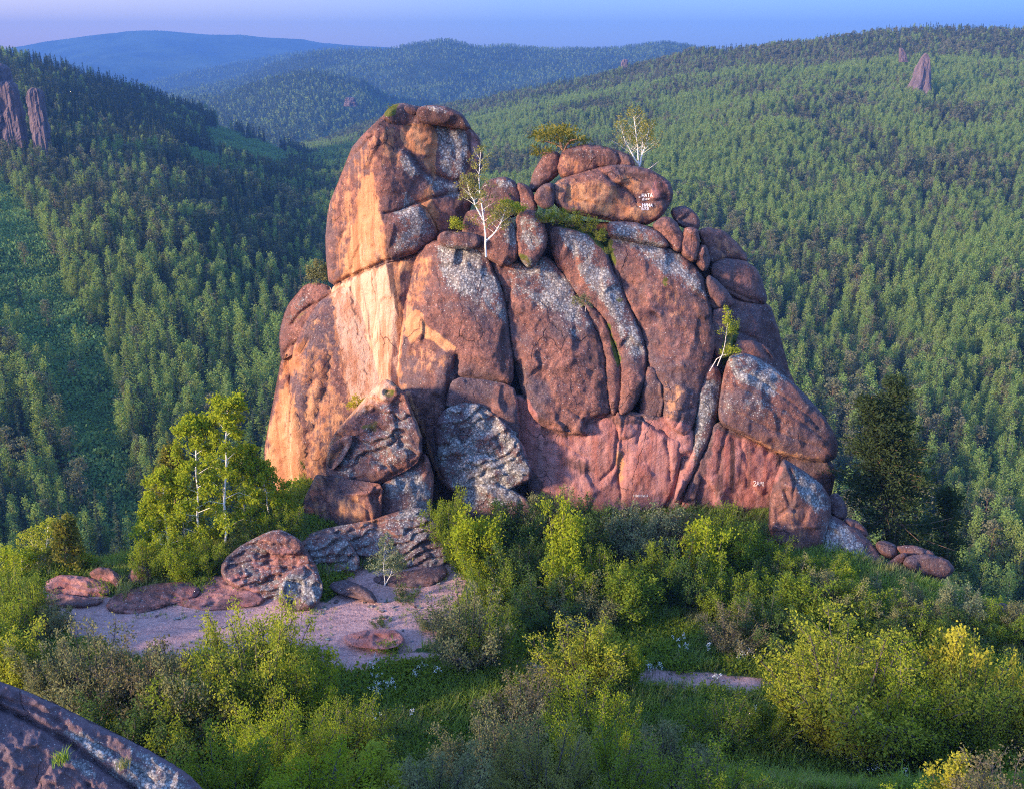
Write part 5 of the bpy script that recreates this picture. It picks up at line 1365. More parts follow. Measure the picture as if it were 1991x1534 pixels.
FG, RG, BG = 'bushes in the near meadow', 'shrubs along the foot of the outcrop', 'bushes at the right end of the ridge'
BUSHES = [
    # foot of the outcrop, back row
    (868, 1075, 90, 130, 'M', 'green', 'bright green bush tucked against the lichened lower slab', RG), (905, 1110, 100, 110, 'M', 'green', 'leafy green bush below the small rock ramp', RG),
    (1000, 1065, 130, 110, 'M', 'dark', 'dark green bush under the grey lichened slab', RG), (1060, 1050, 110, 110, 'M', 'grey', 'grey green shrub touching the grey slab foot', RG),
    (1145, 1085, 140, 130, 'M', 'dark', 'dark shrub against the middle of the pink wall', RG), (1240, 1095, 150, 130, 'M', 'silver', 'silver speckled shrub under the pink wall', RG),
    (1310, 1085, 130, 110, 'T', 'brown', 'brownish thin shrub under the pink wall', RG), (1395, 1095, 110, 130, 'M', 'green', 'green shrub under the right shoulder of the wall', RG),
    (1450, 1090, 90, 90, 'S', 'dark', 'small dark shrub left of the skull shaped boulder', RG), (1200, 1065, 110, 90, 'T', 'brown', 'thin brown shrub scraping the pink wall', RG),
    # middle row
    (930, 1125, 100, 150, 'U', 'bright', 'bright yellow green shoots at the left of the rock foot', RG), (1085, 1150, 100, 190, 'U', 'bright', 'tallest bright yellow green upright shrub before the wall', RG),
    (1095, 1195, 90, 120, 'U', 'bright', 'bright upright shoots below the tallest bright shrub', RG), (1010, 1150, 140, 120, 'M', 'dark', 'dark rounded shrub left of the bright upright shrub', RG),
    (1170, 1180, 130, 130, 'M', 'green', 'mid green shrub right of the bright upright shrub', RG), (1380, 1140, 100, 150, 'U', 'bright', 'fresh green tall shrub below the right pink wall', RG),
    (1425, 1120, 80, 120, 'U', 'green', 'leafy green shrub beside the fresh green tall shrub', RG), (1330, 1180, 120, 130, 'M', 'dark', 'dark leafy shrub between two green tall shrubs', RG),
    (1275, 1165, 120, 120, 'M', 'green', 'yellowish green shrub before the silver shrub', RG), (960, 1180, 120, 100, 'M', 'green', 'rounded green shrub behind the stemmy willow', RG),
    (1225, 1215, 110, 120, 'U', 'green', 'narrow green shrub in the dark hollow', RG), (1060, 1220, 140, 110, 'M', 'dark', 'dark green low shrub behind the yellow sapling bush', RG),
    (1415, 1200, 120, 110, 'M', 'green', 'bushy green shrub before the dark ledge', RG), 
    (1425, 1265, 140, 90, 'T', 'brown', 'reddish brown thin shrub at the right rim of the clearing', RG), (1140, 1230, 130, 100, 'M', 'grey', 'grey green shrub in the dark hollow', RG),
    (1500, 1190, 120, 90, 'M', 'green', 'green shrub in front of the dark ledge', RG), (1560, 1200, 120, 100, 'U', 'green', 'green shoots below the skull shaped boulder', RG),
    (1620, 1200, 120, 100, 'M', 'grey', 'olive shrub below the sloping slab', RG), (1675, 1205, 100, 90, 'U', 'green', 'upright olive shoots on the lower slab edge', RG),
    (1500, 1260, 130, 100, 'M', 'dark', 'dark shrub behind the big yellow willow', RG), (1580, 1255, 130, 90, 'M', 'green', 'mid green shrub behind the big yellow willow', RG),
    (1550, 1150, 90, 70, 'S', 'grey', 'small olive tuft of shrub against the skull shaped boulder', RG), (1480, 1140, 80, 70, 'S', 'dark', 'small dark shrub under the low ledge', RG),
    (1510, 1128, 90, 80, 'M', 'green', 'green shrub packed under the skull shaped boulder', RG), (1590, 1140, 100, 70, 'M', 'green', 'low green shrub right under the sloping slab', RG), (1640, 1165, 90, 60, 'U', 'bright', 'bright shoots on the lower rim of the sloping slab', RG), (1480, 1105, 70, 80, 'U', 'green', 'narrow green shrub where the wall meets the skull shaped boulder', RG), (1560, 1235, 110, 80, 'M', 'bright', 'fresh green shrub below the green shoots', RG), (1690, 1165, 80, 50, 'S', 'grey', 'small grey tuft of shrub on the slab under the long stones', RG), (1650, 1240, 120, 80, 'M', 'green', 'rounded green shrub behind the biggest yellow willow', RG),
    (1735, 1225, 110, 80, 'M', 'grey', 'grey green shrub below the long stones', BG), (1800, 1215, 110, 80, 'M', 'grey', 'pale grey shrub under the jutting stone', BG),
    (1870, 1210, 120, 80, 'M', 'silver', 'silvery shrub at the end of the ridge', BG), (1935, 1180, 34, 52, 'U', 'bright', 'tiny bright yellow green sapling on the ridge end', BG),
    (1940, 1250, 110, 90, 'M', 'green', 'green bush near the right edge rock lump', BG), (1860, 1255, 120, 80, 'M', 'dark', 'dark low bush behind the golden bush', BG),
    (1690, 1260, 120, 80, 'M', 'dark', 'dark bush behind the top of the big yellow willow', BG), (1780, 1260, 120, 80, 'M', 'green', 'green bush between yellow willow and grey shrubs', BG),
    (1985, 1240, 90, 90, 'M', 'grey', 'grey green bush at the right edge of the ridge', BG),
    # middle ground
    (910, 1300, 195, 165, 'T', 'grey', 'stemmy olive willow with dark bare stems on the sand', FG), (955, 1296, 120, 130, 'T', 'green', 'greener half of the stemmy willow clump', FG),
    (1125, 1345, 190, 140, 'T', 'yellow', 'yellow leaved open bush beside the footpath', FG), (1185, 1335, 110, 130, 'U', 'yellow', 'taller yellow shoots beside the footpath', FG), (1222, 1335, 50, 90, 'U', 'bright', 'thin leafy sapling right of the yellow path bush', FG),
    (790, 1165, 60, 30, 'S', 'dark', 'small dark green cushion on the sand', FG), (840, 1215, 90, 40, 'S', 'grey', 'low grey green cushion beside the stemmy willow', FG), (735, 1215, 34, 20, 'S', 'dark', 'tiny dark tuft alone on the pink sand', FG),
    # left
    (45, 1220, 120, 130, 'M', 'green', 'green bush at the left edge below the small birches', FG), (10, 1290, 120, 150, 'M', 'green', 'dense green bush on the left picture edge', FG), (95, 1240, 100, 80, 'M', 'grey', 'low grey green bush at the left end of the sand', FG),
    (45, 1345, 110, 150, 'U', 'yellow', 'yellow leaved shrub above the near rock', FG), (110, 1370, 130, 150, 'M', 'grey', 'grey olive bush right of the yellow shrub above the near rock', FG),
    (190, 1400, 190, 190, 'T', 'grey', 'grey thin twigged bush above the near rock', FG), (290, 1410, 210, 190, 'T', 'brown', 'brownish thin twigged bush below the sand', FG), (370, 1440, 180, 200, 'M', 'grey', 'dense grey olive bush left of the yellow topped one', FG),
    (250, 1475, 190, 150, 'M', 'dark', 'dark olive bush along the near rock edge', FG), (335, 1520, 200, 160, 'M', 'dark', 'dark bush at the tip of the near rock', FG),
    (505, 1410, 250, 255, 'L', 'yellow', 'big yellow green willow in front of the layered mound', FG), (585, 1400, 150, 180, 'M', 'bright', 'fresh green bush on the right side of the big left willow', FG), (430, 1480, 200, 190, 'M', 'green', 'mid green bush under the big left willow', FG),
    (560, 1540, 190, 190, 'L', 'bright', 'bright green leafy bush at the bottom left of centre', FG), (665, 1520, 190, 160, 'L', 'green', 'rounded green bush at the bottom beside the bright one', FG), (450, 1580, 180, 150, 'M', 'green', 'green bush at the bottom edge beside the near rock', FG),
    (610, 1600, 240, 130, 'M', 'bright', 'low bright green bush at the very bottom', FG), (740, 1590, 160, 140, 'U', 'yellow', 'yellow tipped shoots at the bottom edge', FG),
    (620, 1330, 60, 60, 'S', 'green', 'small green bush at the lower corner of the sand', FG),
    # centre and right bottom
    (850, 1600, 190, 150, 'M', 'grey', 'grey green bush at the bottom centre left', FG), (950, 1560, 200, 190, 'L', 'grey', 'olive bush at the bottom centre', FG), (1015, 1440, 190, 130, 'T', 'brown', 'thin brownish bush before the yellow path bush', FG),
    (1060, 1590, 200, 190, 'L', 'olive', 'olive yellow leaved bush at the bottom centre', FG), (1145, 1500, 190, 190, 'L', 'bright', 'light green leafy bush in the centre of the meadow', FG), (1200, 1590, 200, 170, 'L', 'green', 'green leafy bush at the bottom right of centre', FG),
    (1300, 1560, 190, 160, 'M', 'grey', 'grey green bush at the bottom before the path', FG), (1390, 1590, 190, 140, 'T', 'green', 'thin green bush at the bottom edge right of centre', FG),  (1400, 1455, 170, 100, 'T', 'green', 'thin olive bush left of the big yellow willow', FG),
    (1490, 1450, 100, 90, 'M', 'green', 'green fringe bush at the left foot of the big yellow willow', FG),
    (1655, 1450, 330, 245, 'L', 'yellow', 'biggest yellow green willow with dark arching stems', FG), (1590, 1440, 200, 190, 'L', 'yellow', 'left lobe of the biggest yellow willow', FG), (1745, 1470, 200, 200, 'L', 'bright', 'greener willow joined to the biggest yellow one', FG),
    (1860, 1420, 120, 220, 'U', 'golden', 'golden topped upright bush right of the biggest willow', FG), (1910, 1470, 220, 220, 'L', 'yellow', 'yellow green bush at the right edge', FG), (1985, 1480, 140, 230, 'M', 'golden', 'golden bush cut by the right picture edge', FG), (1850, 1520, 170, 130, 'M', 'green', 'dark green bush under the golden topped bush', FG),
    (1955, 1600, 200, 160, 'T', 'brown', 'brownish seedy shrub in the bottom right corner', FG), (1870, 1590, 120, 120, 'U', 'golden', 'yellow flowering shoots beside the white blossoms', FG), (1780, 1620, 140, 90, 'M', 'bright', 'low bright bush at the bottom beside the white blossoms', FG), (1500, 1600, 120, 90, 'M', 'dark', 'dark green bush at the bottom beside the meadow hollow', FG)]
for b in BUSHES: put_bush(*b[:6], b[6], b[7])

# ------------------------------------------------------------------ trees near and on the rock
def grow_tree(seed, path, r0, nb, blen, lv=12, leaf=.16, start=.25, up=.3, droop=.0, spread=.3, sub=3, sides=6, stick=.55):
    """A tree along a given trunk path (metres from its foot): limbs, twigs and leaves."""
    r = np.random.default_rng(seed)
    tr, cr = Geo(), Geo()
    path = np.asarray(path, float)
    n = len(path)
    t = np.linspace(0, 1, n)
    tt = np.linspace(0, 1, max(n, 9))
    sm = np.stack([np.interp(tt, t, path[:, i]) for i in range(3)], 1)
    Ht = np.linalg.norm(path[-1] - path[0])
    sm[1:-1] += r.normal(size=(len(tt) - 2, 3)) * .006 * Ht
    tr.tube(sm, .62 * r0 * (1 - .85 * tt), sides)
    C, D = [], []
    for b in range(nb):
        u = start + (1 - start) * ((b + r.random()) / nb)
        o = np.array([np.interp(u, tt, sm[:, i]) for i in range(3)])
        a = b * 2.4 + r.random()
        L = blen * (1.12 - .8 * u) * r.uniform(.6, 1.15)
        d = unit(np.array([math.cos(a), math.sin(a), up + .5 * u]))
        mid = o + d * L * .55
        tip = o + d * L + np.array([0, 0, -droop * L])
        tr.tube(np.array([o, mid, tip]), np.array([.30, .18, .06]) * r0 * (1.1 - .7 * u) * stick, 4)
        for s in range(sub):
            q = mid + (tip - mid) * (s + r.random()) / sub
            e = q + unit(d + r.normal(size=3) * .8) * L * spread
            tr.tube(np.array([q, e]), np.array([.07, .03]) * r0 * stick, 3)
            for m in (.4, .75, 1.0):
                c = q + (e - q) * m + r.normal(size=(lv, 3)) * leaf * .85 + np.array([0, 0, -droop * .3]) * r.random((lv, 1))
                C.append(c); D.append(np.repeat(d[None], lv, 0))
    c = sm[-1] + r.normal(size=(lv, 3)) * leaf
    C.append(c); D.append(np.repeat(np.array([[0, 0, 1.]]), lv, 0))
    cr.leaves(np.concatenate(C), leaf, leaf * .62, r, np.concatenate(D) * .5 + np.array([0, 0, -droop]), .8)
    return tr, cr

def tree_px(name, label, cat, group, foot, Y, trunk_px, seed, r0, nb, blen, bark, leafm, multi=None, **kw):
    """trunk_px: pixels of the trunk from foot to tip, all at the distance Y; multi: more trunks from the same foot."""
    base = pix(foot[0], foot[1], Y)
    tr, cr = Geo(), Geo()
    for i, q in enumerate([trunk_px] + (multi or [])):
        p = pts(q)
        r = np.random.default_rng(seed + 50 + i)
        P = pix(p[:, 0], p[:, 1], Y) - base
        P[:, 1] += np.cumsum(r.normal(size=len(p)) * .12)
        P[0, 1] = 0
        a, b = grow_tree(seed + i, P, r0, nb, blen, **kw)
        for G_, s in ((tr, a), (cr, b)):
            for v, f in zip(s.v, s.f):
                off = sum(len(x) for x in s.v[:0])
            G_.add(np.concatenate(s.v), np.concatenate(s.f))
    t = thing(name, label, cat, base, group)
    obj('trunk', tr.mesh('trunk'), M[bark], t)
    obj('crown', cr.mesh('crown'), M[leafm], t)
    return t

BT = 'birches beside the layered mound'
Yb = at_ground(420, 1110) + 2.6
tree_px('birch_tree', 'tallest white birch with a straight trunk left of the outcrop', 'birch', BT, (437, 1075), Yb, '437,1075 436,1000 437,930 439,860 443,800 446,785', 201, .16, 32, 2.4, 'birchbark', 'bright', lv=24, leaf=.20, start=.14, droop=.3, up=.4)
tree_px('birch_tree', 'second tall white birch left of the tallest one', 'birch', BT, (390, 1085), Yb + .6, '390,1085 386,1020 384,950 381,890 378,840 376,825', 202, .15, 32, 2.4, 'birchbark', 'bright', lv=26, leaf=.20, start=.12, droop=.3, up=.4)
tree_px('birch_tree', 'leaning birch at the left side of the birch clump', 'birch', BT, (335, 1112), Yb + .3, '335,1112 328,1070 322,1030 316,980 311,950 307,925', 203, .13, 30, 2.2, 'birchbark', 'bright', lv=26, leaf=.17, start=.1, droop=.35, up=.3)
tree_px('birch_tree', 'slim birch at the far left of the birch clump', 'birch', BT, (306, 1110), Yb + .8, '306,1110 302,1060 298,1010 292,970', 204, .09, 20, 1.5, 'birchbark', 'bright', lv=24, leaf=.16, start=.1, droop=.35)
tree_px('birch_tree', 'thin leaning birch in the middle of the birch clump', 'birch', BT, (370, 1100), Yb + 1.0, '370,1100 360,1050 352,1000 346,960 342,930', 205, .09, 20, 1.5, 'birchbark', 'bright', lv=24, leaf=.16, start=.15, droop=.3)
tree_px('birch_tree', 'bright green birch against the orange buttress', 'birch', BT, (528, 1040), Yb + 2.0, '528,1040 524,1000 516,960 508,930 502,905', 206, .10, 28, 2.3, 'birchbark', 'bright', lv=26, leaf=.17, start=.05, droop=.3)
tree_px('birch_tree', 'dense green birch right of the tallest one', 'birch', BT, (480, 1060), Yb + 2.2, '480,1060 478,1010 474,950 470,900 468,880', 207, .10, 30, 2.3, 'birchbark', 'bright', lv=28, leaf=.17, start=.05, droop=.3)
tree_px('birch_tree', 'slanting birch sapling touching the base of the buttress', 'birch', BT, (560, 1050), Yb + 2.0, '560,1050 558,1020 552,985 546,965', 208, .06, 16, 1.2, 'birchbark', 'bright', lv=11, leaf=.16, start=.05)
tree_px('pine_tree', 'small sunlit pine peeping out behind the birches', 'pine', None, (340, 1010), Yb + 2.5, '340,1010 338,960 334,920 330,880', 209, .12, 22, 1.7, 'pinebark', 'warmpine', lv=16, leaf=.2, start=.2)
for i, (px, py, w, h, mt, lb) in enumerate([(300, 1125, 90, 90, 'green', 'leafy undergrowth bush at the left foot of the birches'), (360, 1122, 100, 90, 'bright', 'bright undergrowth bush below the second birch'), (410, 1115, 80, 80, 'green', 'green undergrowth bush before the tallest birch'), (500, 1060, 110, 80, 'dark', 'dark undergrowth bush behind the layered mound'), (550, 1055, 80, 80, 'green', 'green bush where the mound meets the buttress')]):
    put_bush(px, py, w, h, 'M', mt, lb, 'undergrowth beneath the birches')
LT = 'small trees at the left end of the terrace'
Yl = at_ground(100, 1130) + 1.5
tree_px('pine_tree', 'small golden green pine behind the table rock', 'pine', LT, (128, 1120), Yl, '128,1120 129,1080 131,1050 133,1015', 221, .10, 26, 1.35, 'pinebark', 'warmpine', lv=18, leaf=.19, start=.12)
tree_px('birch_tree', 'pale sparse birch left of the small golden pine', 'birch', LT, (85, 1120), Yl + .4, '85,1120 88,1080 90,1040 92,1020', 222, .07, 14, 1.3, 'birchbark', 'yellow', lv=7, leaf=.14, start=.3)
tree_px('birch_tree', 'sparse birch with forked trunk near the left edge', 'birch', LT, (72, 1118), Yl + .8, '72,1118 66,1085 60,1055 58,1035', 223, .07, 14, 1.4, 'birchbark', 'yellow', multi=['72,1118 76,1085 80,1060'], lv=7, leaf=.14, start=.3)
tree_px('birch_tree', 'low birch sapling at the left picture edge', 'birch', LT, (22, 1140), Yl, '22,1140 20,1100 16,1070', 224, .06, 16, 1.4, 'birchbark', 'bright', lv=10, leaf=.15, start=.1)
tree_px('birch_tree', 'young leafy birch left of the table rock', 'birch', LT, (45, 1150), Yl - 1, '45,1150 42,1110 40,1080', 225, .06, 18, 1.4, 'birchbark', 'bright', lv=11, leaf=.15, start=.1)
tree_px('birch_tree', 'short bushy birch right of the small golden pine', 'birch', LT, (155, 1122), Yl + .2, '155,1122 158,1100 162,1085', 226, .05, 14, 1.0, 'birchbark', 'green', lv=10, leaf=.15, start=.1)
tree_px('birch_tree', 'thin pale birch sapling standing on the sand ramp', 'birch', None, (748, 1138), at_ground(748, 1138), '748,1138 747,1110 748,1080 750,1042', 227, .05, 22, 1.35, 'birchbark', 'silver', multi=['748,1138 756,1125 764,1105 768,1085'], lv=8, leaf=.10, start=.35)

def big_pine(seed, trunks, Y, name, label, n_cl, per, width, leaf=.24):
    r = np.random.default_rng(seed)
    base = pix(*pts(trunks[0])[0], Y)
    tr, cr = Geo(), Geo()
    for q in trunks:
        p = pts(q)
        P = pix(p[:, 0], p[:, 1], Y) - base
        P[:, 1] += np.cumsum(r.normal(size=len(p)) * .15); P[0, 1] = 0
        Ht = P[-1, 2]
        tt = np.linspace(0, 1, len(P)); t2 = np.linspace(0, 1, 12)
        S = np.stack([np.interp(t2, tt, P[:, i]) for i in range(3)], 1)
        tr.tube(S, .24 * (1 - .85 * t2), 7)
        for k in range(n_cl):
            u = .06 + .94 * r.random() ** .9
            o = np.array([np.interp(u, t2, S[:, i]) for i in range(3)])
            a = r.random() * 2 * PI
            L = width * (1.02 - u) ** 1.1 * r.uniform(.30, 1.1) + .3
            d = np.array([math.cos(a), math.sin(a), .05 + .35 * (u - .3)])
            e = o + d * L
            tr.tube(np.array([o, o + d * L * .5 + [0, 0, -.06 * L], e]), np.array([.06, .04, .015]) * (1.2 - u), 4)
            for m in np.linspace(.35, 1, 4):
                c0 = o + d * L * m + np.array([0, 0, -.05 * L * m])
                c = c0 + r.normal(size=(per, 3)) * np.array([.36, .36, .10])
                cr.leaves(c, leaf, leaf * .42, r, np.array([d[0], d[1], .5]), .55)
    t = thing(name, label, 'pine', base)
    obj('trunk', tr.mesh('trunk'), M['pinebark'], t)
    obj('crown', cr.mesh('crown'), M['pineleaf'], t)
big_pine(231, ['1742,1060 1744,980 1740,900 1745,820 1747,742', '1730,1060 1722,980 1712,900 1706,830 1696,772'], 63.0, 'pine_tree', 'big dark twin topped pine right of the outcrop', 100, 44, 4.9)
big_pine(232, ['1838,1120 1842,1060 1845,1000 1846,945'], 66.0, 'pine_tree', 'small dark conifer right of the twin topped pine', 60, 26, 2.2)
big_pine(233, ['1795,1120 1790,1080 1788,1030'], 65.0, 'pine_tree', 'low dark young pine between the two dark conifers', 44, 24, 2.0)
# trees on the rock
ROCKT = 'small trees rooted on top of the outcrop'
tree_px('birch_tree', 'crooked white birch rooted in the crack below the tower', 'birch', ROCKT, (945, 500), 64.4, '945,500 946,470 941,440 937,400 932,360 932,325 935,290', 241, .11, 22, 1.7, 'birchbark', 'olive', multi=['945,470 960,455 975,430 982,405', '940,430 925,400 915,375 905,350'], lv=6, leaf=.12, start=.3, droop=.1, up=.5)
tree_px('birch_tree', 'many stemmed white birch on the top right of the outcrop', 'birch', ROCKT, (1243, 326), 71.5, '1243,326 1240,300 1236,270 1232,235 1230,218', 242, .09, 20, 1.7, 'birchbark', 'olive', multi=['1243,326 1248,300 1256,275 1262,245', '1240,318 1228,300 1215,275 1205,240', '1245,320 1250,285 1248,245'], lv=4, leaf=.12, start=.25, up=.5)
tree_px('dead_branch', 'bleached fallen branch beside the many stemmed birch', 'branch', None, (1256, 332), 71.4, '1256,332 1264,326 1280,314', 243, .05, 3, .7, 'deadwood', 'silver', lv=1, leaf=.02)
def flat_pine():
    r = np.random.default_rng(244)
    Y = 72.0
    base = pix(1096, 308, Y)
    tr, cr = Geo(), Geo()
    for q, n in (('1096,308 1080,300 1062,297 1050,298', 3), ('1098,300 1090,286 1078,280 1062,277 1045,276', 7), ('1096,300 1100,284 1108,272 1120,268', 6), ('1095,296 1088,272 1080,262', 6)):
        p = pts(q)
        P = pix(p[:, 0], p[:, 1], Y) - base
        P[:, 1] += np.linspace(0, r.normal() * .8, len(p))
        tr.tube(P, np.linspace(.11, .03, len(p)), 5)
    for cx, cy, n, wx in ((1070, 258, 26, 24), (1095, 255, 26, 22), (1115, 270, 16, 16), (1050, 264, 16, 16), (1045, 293, 9, 9), (1065, 294, 6, 8), (1130, 275, 6, 8), (1085, 270, 14, 25)):
        for k in range(n):
            c = pix(cx + r.normal() * wx * .62, cy + r.normal() * 5, Y + r.normal() * 1.0) - base
            C = c + r.normal(size=(16, 3)) * np.array([.22, .22, .10])
            cr.leaves(C, .24, .09, r, np.array([0, 0, .8]), .8)
    t = thing('pine_tree', 'flat topped crooked pine leaning over the top boulders', 'pine', base, ROCKT)
    obj('trunk', tr.mesh('trunk'), M['pinebark'], t)
    obj('crown', cr.mesh('crown'), M['warmpine'], t)
flat_pine()
tree_px('birch_tree', 'bare stemmed sapling in the right hand cleft', 'birch', ROCKT, (1395, 712), 63.4, '1395,712 1402,685 1408,660 1412,630 1414,600', 246, .06, 10, .8, 'deadwood', 'yellow', multi=['1380,722 1395,700 1405,692 1420,688 1432,686'], lv=5, leaf=.13, start=.55, up=.6)
tree_px('shrub', 'sparse upright shrub behind the left shoulder of the tower', 'shrub', ROCKT, (622, 556), 72.5, '622,556 620,535 615,512', 247, .03, 16, .8, 'twig', 'grey', multi=['626,556 632,535 636,520', '618,556 608,540 602,525'], lv=6, leaf=.12, start=.1)
tree_px('shrub', 'small yellow green shrub in the shaded notch below the tower', 'shrub', ROCKT, (890, 452), 66.0, '890,452 886,440 882,430', 248, .03, 12, .5, 'twig', 'yellow', lv=6, leaf=.13, start=.1)
tree_px('shrub', 'leafy shrub on the dome right of the crooked birch', 'shrub', ROCKT, (992, 420), 66.0, '992,420 988,408 984,396', 249, .03, 14, .8, 'twig', 'yellow', multi=['994,420 1002,410 1004,404'], lv=7, leaf=.13, start=.1)
tree_px('shrub', 'spindly shrub with a pale stem on the middle slab', 'shrub', ROCKT, (1138, 606), 63.6, '1138,606 1140,590 1136,576', 250, .035, 8, .6, 'deadwood', 'grey', multi=['1132,604 1124,592 1118,580'], lv=4, leaf=.10, start=.2)
tree_px('shrub', 'yellow sprig at the foot of the cream wall', 'shrub', ROCKT, (697, 800), 66.0, '697,800 695,785 692,772', 251, .02, 10, .55, 'twig', 'golden', multi=['700,798 708,784 714,776', '694,800 684,784'], lv=4, leaf=.11, start=.2)
for i, (px, py, Y, w, lb) in enumerate([(1085, 425, 66.8, 1.5, 'dark green bush in the gully under the painted block'), (1112, 430, 66.6, 1.6, 'bright green bush in the middle of the mossy gully'), (1140, 440, 66.4, 1.6, 'yellow green bush at the right of the mossy gully'), (1060, 425, 66.9, 1.3, 'small dark shrub at the left of the mossy gully'), (1168, 460, 66.0, 1.2, 'mossy tuft shrub at the head of the narrow slab'), (1182, 490, 65.2, .7, 'lowest mossy shrub in the joint beside the narrow slab'), (1425, 640, 65.0, 1.2, 'dark green bush in the right hand cleft'), (1410, 690, 64.6, .8, 'small green bush at the mouth of the right hand cleft'), (765, 213, 69.8, .7, 'yellow green grass tuft on the crown of the tower'), (586, 898, 69.0, .6, 'green cushion plant on the orange buttress'), (1294, 545, 62.8, .35, 'tiny moss cushion on the broad reddish slab'), (1205, 585, 64.2, .4, 'little green tuft in the joint of the narrow slab')]):
    P = pix(px, py, Y)
    st, fo = BUSH['S'][i % 2]
    t = thing('shrub', lb, 'shrub', P - np.array([0, 0, .25 * w]), 'green cushions growing in joints of the outcrop', float(rng.random() * 6), (w, w, w * .8))
    obj('stems', st, M['twig'], t)
    obj('foliage', fo, M['moss' if i not in (0, 3, 6) else 'green'], t)

# ------------------------------------------------------------------ meadow grass and flowers
def tuft(seed, n=16, hgt=.45, mat='grass'):
    r = np.random.default_rng(seed)
    G_ = Geo()
    for k in range(n):
        a, l = r.random() * 6.28, hgt * r.uniform(.5, 1.2)
        b = np.array([r.normal() * .12, r.normal() * .12, 0])
        o = np.array([math.cos(a), math.sin(a), 0])
        s = np.array([-o[1], o[0], 0]) * .016
        m = b + o * l * .18 + [0, 0, l * .6]; e = b + o * l * .5 + [0, 0, l * .92]
        G_.add(np.array([b - s, b + s, m + s * .8, m - s * .8, e, e]), np.array([[0, 1, 2, 3], [3, 2, 4, 5]]))
    me = G_.mesh('tuft'); me.materials.append(M[mat])
    return me
def herb(seed):
    r = np.random.default_rng(seed)
    G_ = Geo()
    C = r.normal(size=(60, 3)) * np.array([.22, .22, .14]); C[:, 2] = np.abs(C[:, 2]) + .1
    G_.leaves(C, .13, .08, r, np.array([0, 0, .4]), .9)
    me = G_.mesh('herb'); me.materials.append(M['green'])
    return me
n = 52000
X = rng.uniform(-34, 38, n); Yy = rng.uniform(31, 66, n)
Z = g(X, Yy)
P = np.stack([X, Yy, Z], 1)
a, b = project(P)
q = np.stack([a, b], 1)
ok = (a > -60) & (a < 2060) & (b < 1620) & (Yy < edge_y(X) + 2)
sd = np.maximum(signed(q, SAND[0]), signed(q, SAND[1]))
ok &= (sd < -2 + 16 * fbm(X, Yy, 0, 61, 3))
P = P[ok]
n = len(P)
s = rng.uniform(.7, 1.5, n) * (1 + .5 * fbm(P[:, 0] / 3, P[:, 1] / 3, 0, 62, 3))
w = fbm(P[:, 0] / 4, P[:, 1] / 4, 0, 63, 3) + rng.normal(size=n) * .25
which = np.where(w > .28, 4, np.where(w < -.25, 3, rng.integers(0, 3, n)))
which = np.where(which == 4, 5, np.where(which == 3, rng.integers(3, 5, n), which))
o = gn_scatter('meadow_grass', P, rng.random(n) * 6.28, np.stack([s, s, s], 1), which, proto_collection('grass', [tuft(1), tuft(2), tuft(3, 12, .6), herb(4), herb(5), tuft(6, 10, .55, 'dry')]))
tag(o, 'lush green meadow grass around the footpath', 'grass')

def blossom(seed):
    r = np.random.default_rng(seed)
    G_ = Geo()
    for k in range(5):
        x = r.normal(size=2) * .1
        h = r.uniform(.5, .8)
        G_.tube(np.array([[x[0], x[1], 0], [x[0] * 1.3, x[1] * 1.3, h]]), .008, 3)
    nst = G_.n
    C = np.concatenate([np.array([[r.normal() * .13, r.normal() * .13, r.uniform(.5, .85)]]) + r.normal(size=(9, 3)) * np.array([.035, .035, .05]) for k in range(5)])
    G_.leaves(C, .055, .045, r, None, 1.0)
    me = G_.mesh('blossom')
    me.materials.append(M['stem']); me.materials.append(M['petal'])
    mi = (np.arange(len(me.polygons)) >= len(me.polygons) - len(C)).astype(np.int32)
    me.polygons.foreach_set('material_index', mi)
    return me
FP = []
for cx, cy, rx, ry, k in ((1700, 1495, 45, 22, 34), (1760, 1500, 30, 18, 12), (1620, 1470, 25, 14, 8), (735, 1350, 16, 14, 10), (850, 1320, 90, 22, 8), (760, 1310, 60, 14, 5), (1265, 1318, 22, 6, 7), (1385, 1330, 14, 5, 5), (1345, 1268, 60, 18, 9), (1440, 1290, 22, 8, 7), (800, 1390, 80, 30, 6), (1480, 1405, 40, 20, 5)):
    for _ in range(max(3, int(k * .6))): FP.append(ground_at(cx + rng.normal() * rx * .6, cy + rng.normal() * ry * .6))
FP = np.array(FP)
s = rng.uniform(.7, 1.2, len(FP))
o = gn_scatter('white_flowers', FP, rng.random(len(FP)) * 6.28, np.stack([s, s, s], 1), rng.integers(0, 3, len(FP)), proto_collection('blossom', [blossom(1), blossom(2), blossom(3)]))
tag(o, 'white meadow flowers scattered through the grass', 'flowers')
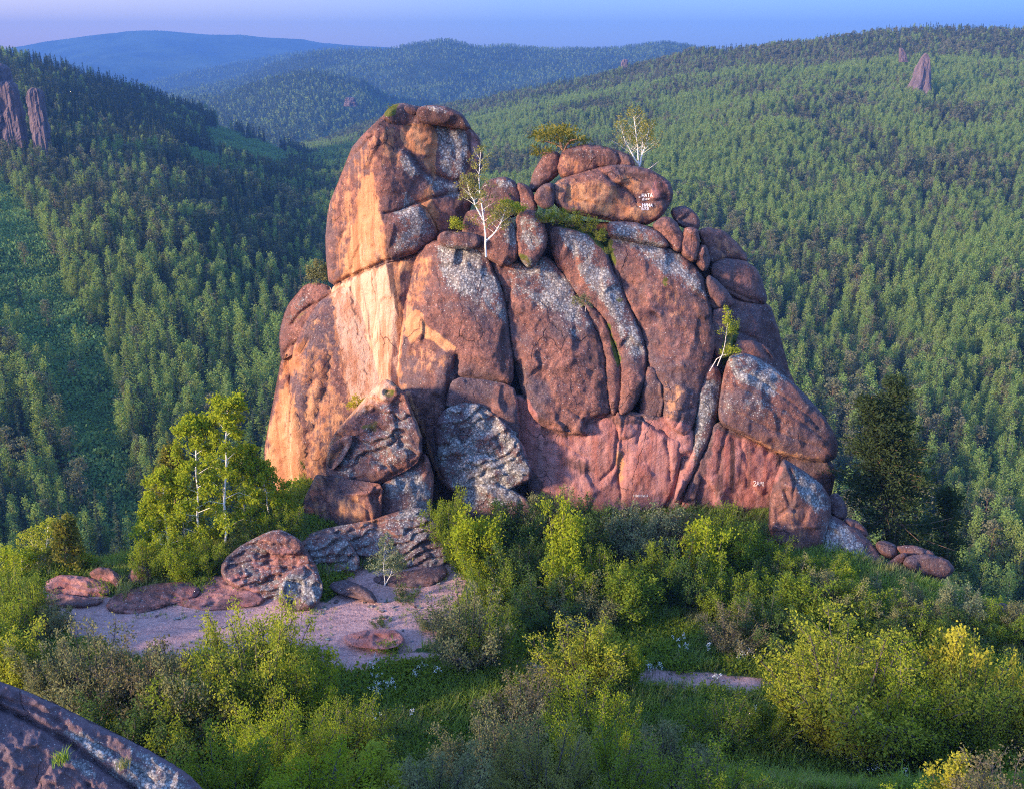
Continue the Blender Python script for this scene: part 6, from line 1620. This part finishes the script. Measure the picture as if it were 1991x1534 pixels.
for px, py, w, lb in ((118, 1470, .55, 'green grass tuft in the crack of the near rock'), (240, 1480, .35, 'small dry grass tuft on the near rock edge')):
    P = pix(px, py, 13.6)
    t = tag(obj('grass_tuft', tuft(70 + px, 60, .55, 'grass' if px < 200 else 'dry'), None), lb, 'grass tuft')
    t.location = P - np.array([0, 0, .12]); t.scale = (w, w, w * .9)

# loose stones and thin grass on the trodden sand
def pebble(seed):
    r = np.random.default_rng(seed)
    v = np.array([(x, y, z) for x in (-1, 1) for y in (-1, 1) for z in (-.5, .6)], float) * r.uniform(.6, 1.1, (8, 3))
    f = [(0, 1, 3, 2), (4, 6, 7, 5), (0, 4, 5, 1), (2, 3, 7, 6), (0, 2, 6, 4), (1, 5, 7, 3)]
    me = mesh_from('pebble', v, f); me.materials.append(M['rock'])
    return me
n = 9000
P = np.stack([rng.uniform(-26, 12, n), rng.uniform(40, 63, n)], 1)
P = np.concatenate([P, g(P[:, 0], P[:, 1])[:, None]], 1)
a, b = project(P)
q = np.stack([a, b], 1)
sd = np.maximum(signed(q, SAND[0]), signed(q, SAND[1]))
cl = fbm(P[:, 0] / 2.2, P[:, 1] / 2.2, 0, 81, 3) + .25 * np.exp(-np.maximum(sd, 0) / 12)
k1 = (sd > 0) & (cl > .12) & (rng.random(n) < .5)
k2 = (sd > 0) & (cl > .05) & (rng.random(n) < .28)
s = .03 + .10 * rng.random(k1.sum()) ** 4
o = gn_scatter('loose_stones', P[k1], rng.random(k1.sum()) * 6.28, np.stack([s, s * 1.3, s], 1), rng.integers(0, 4, k1.sum()), proto_collection('pebble', [pebble(i) for i in range(4)]))
tag(o, 'loose stones strewn over the pink sand', 'stones')
s = rng.uniform(.35, .8, k2.sum())
o = gn_scatter('thin_grass', P[k2], rng.random(k2.sum()) * 6.28, np.stack([s, s, s * .8], 1), rng.integers(0, 3, k2.sum()), proto_collection('thin', [tuft(11, 9), tuft(12, 8), tuft(13, 8, .4, 'dry')]))
tag(o, 'thin grass tufts on the trodden sand', 'grass')
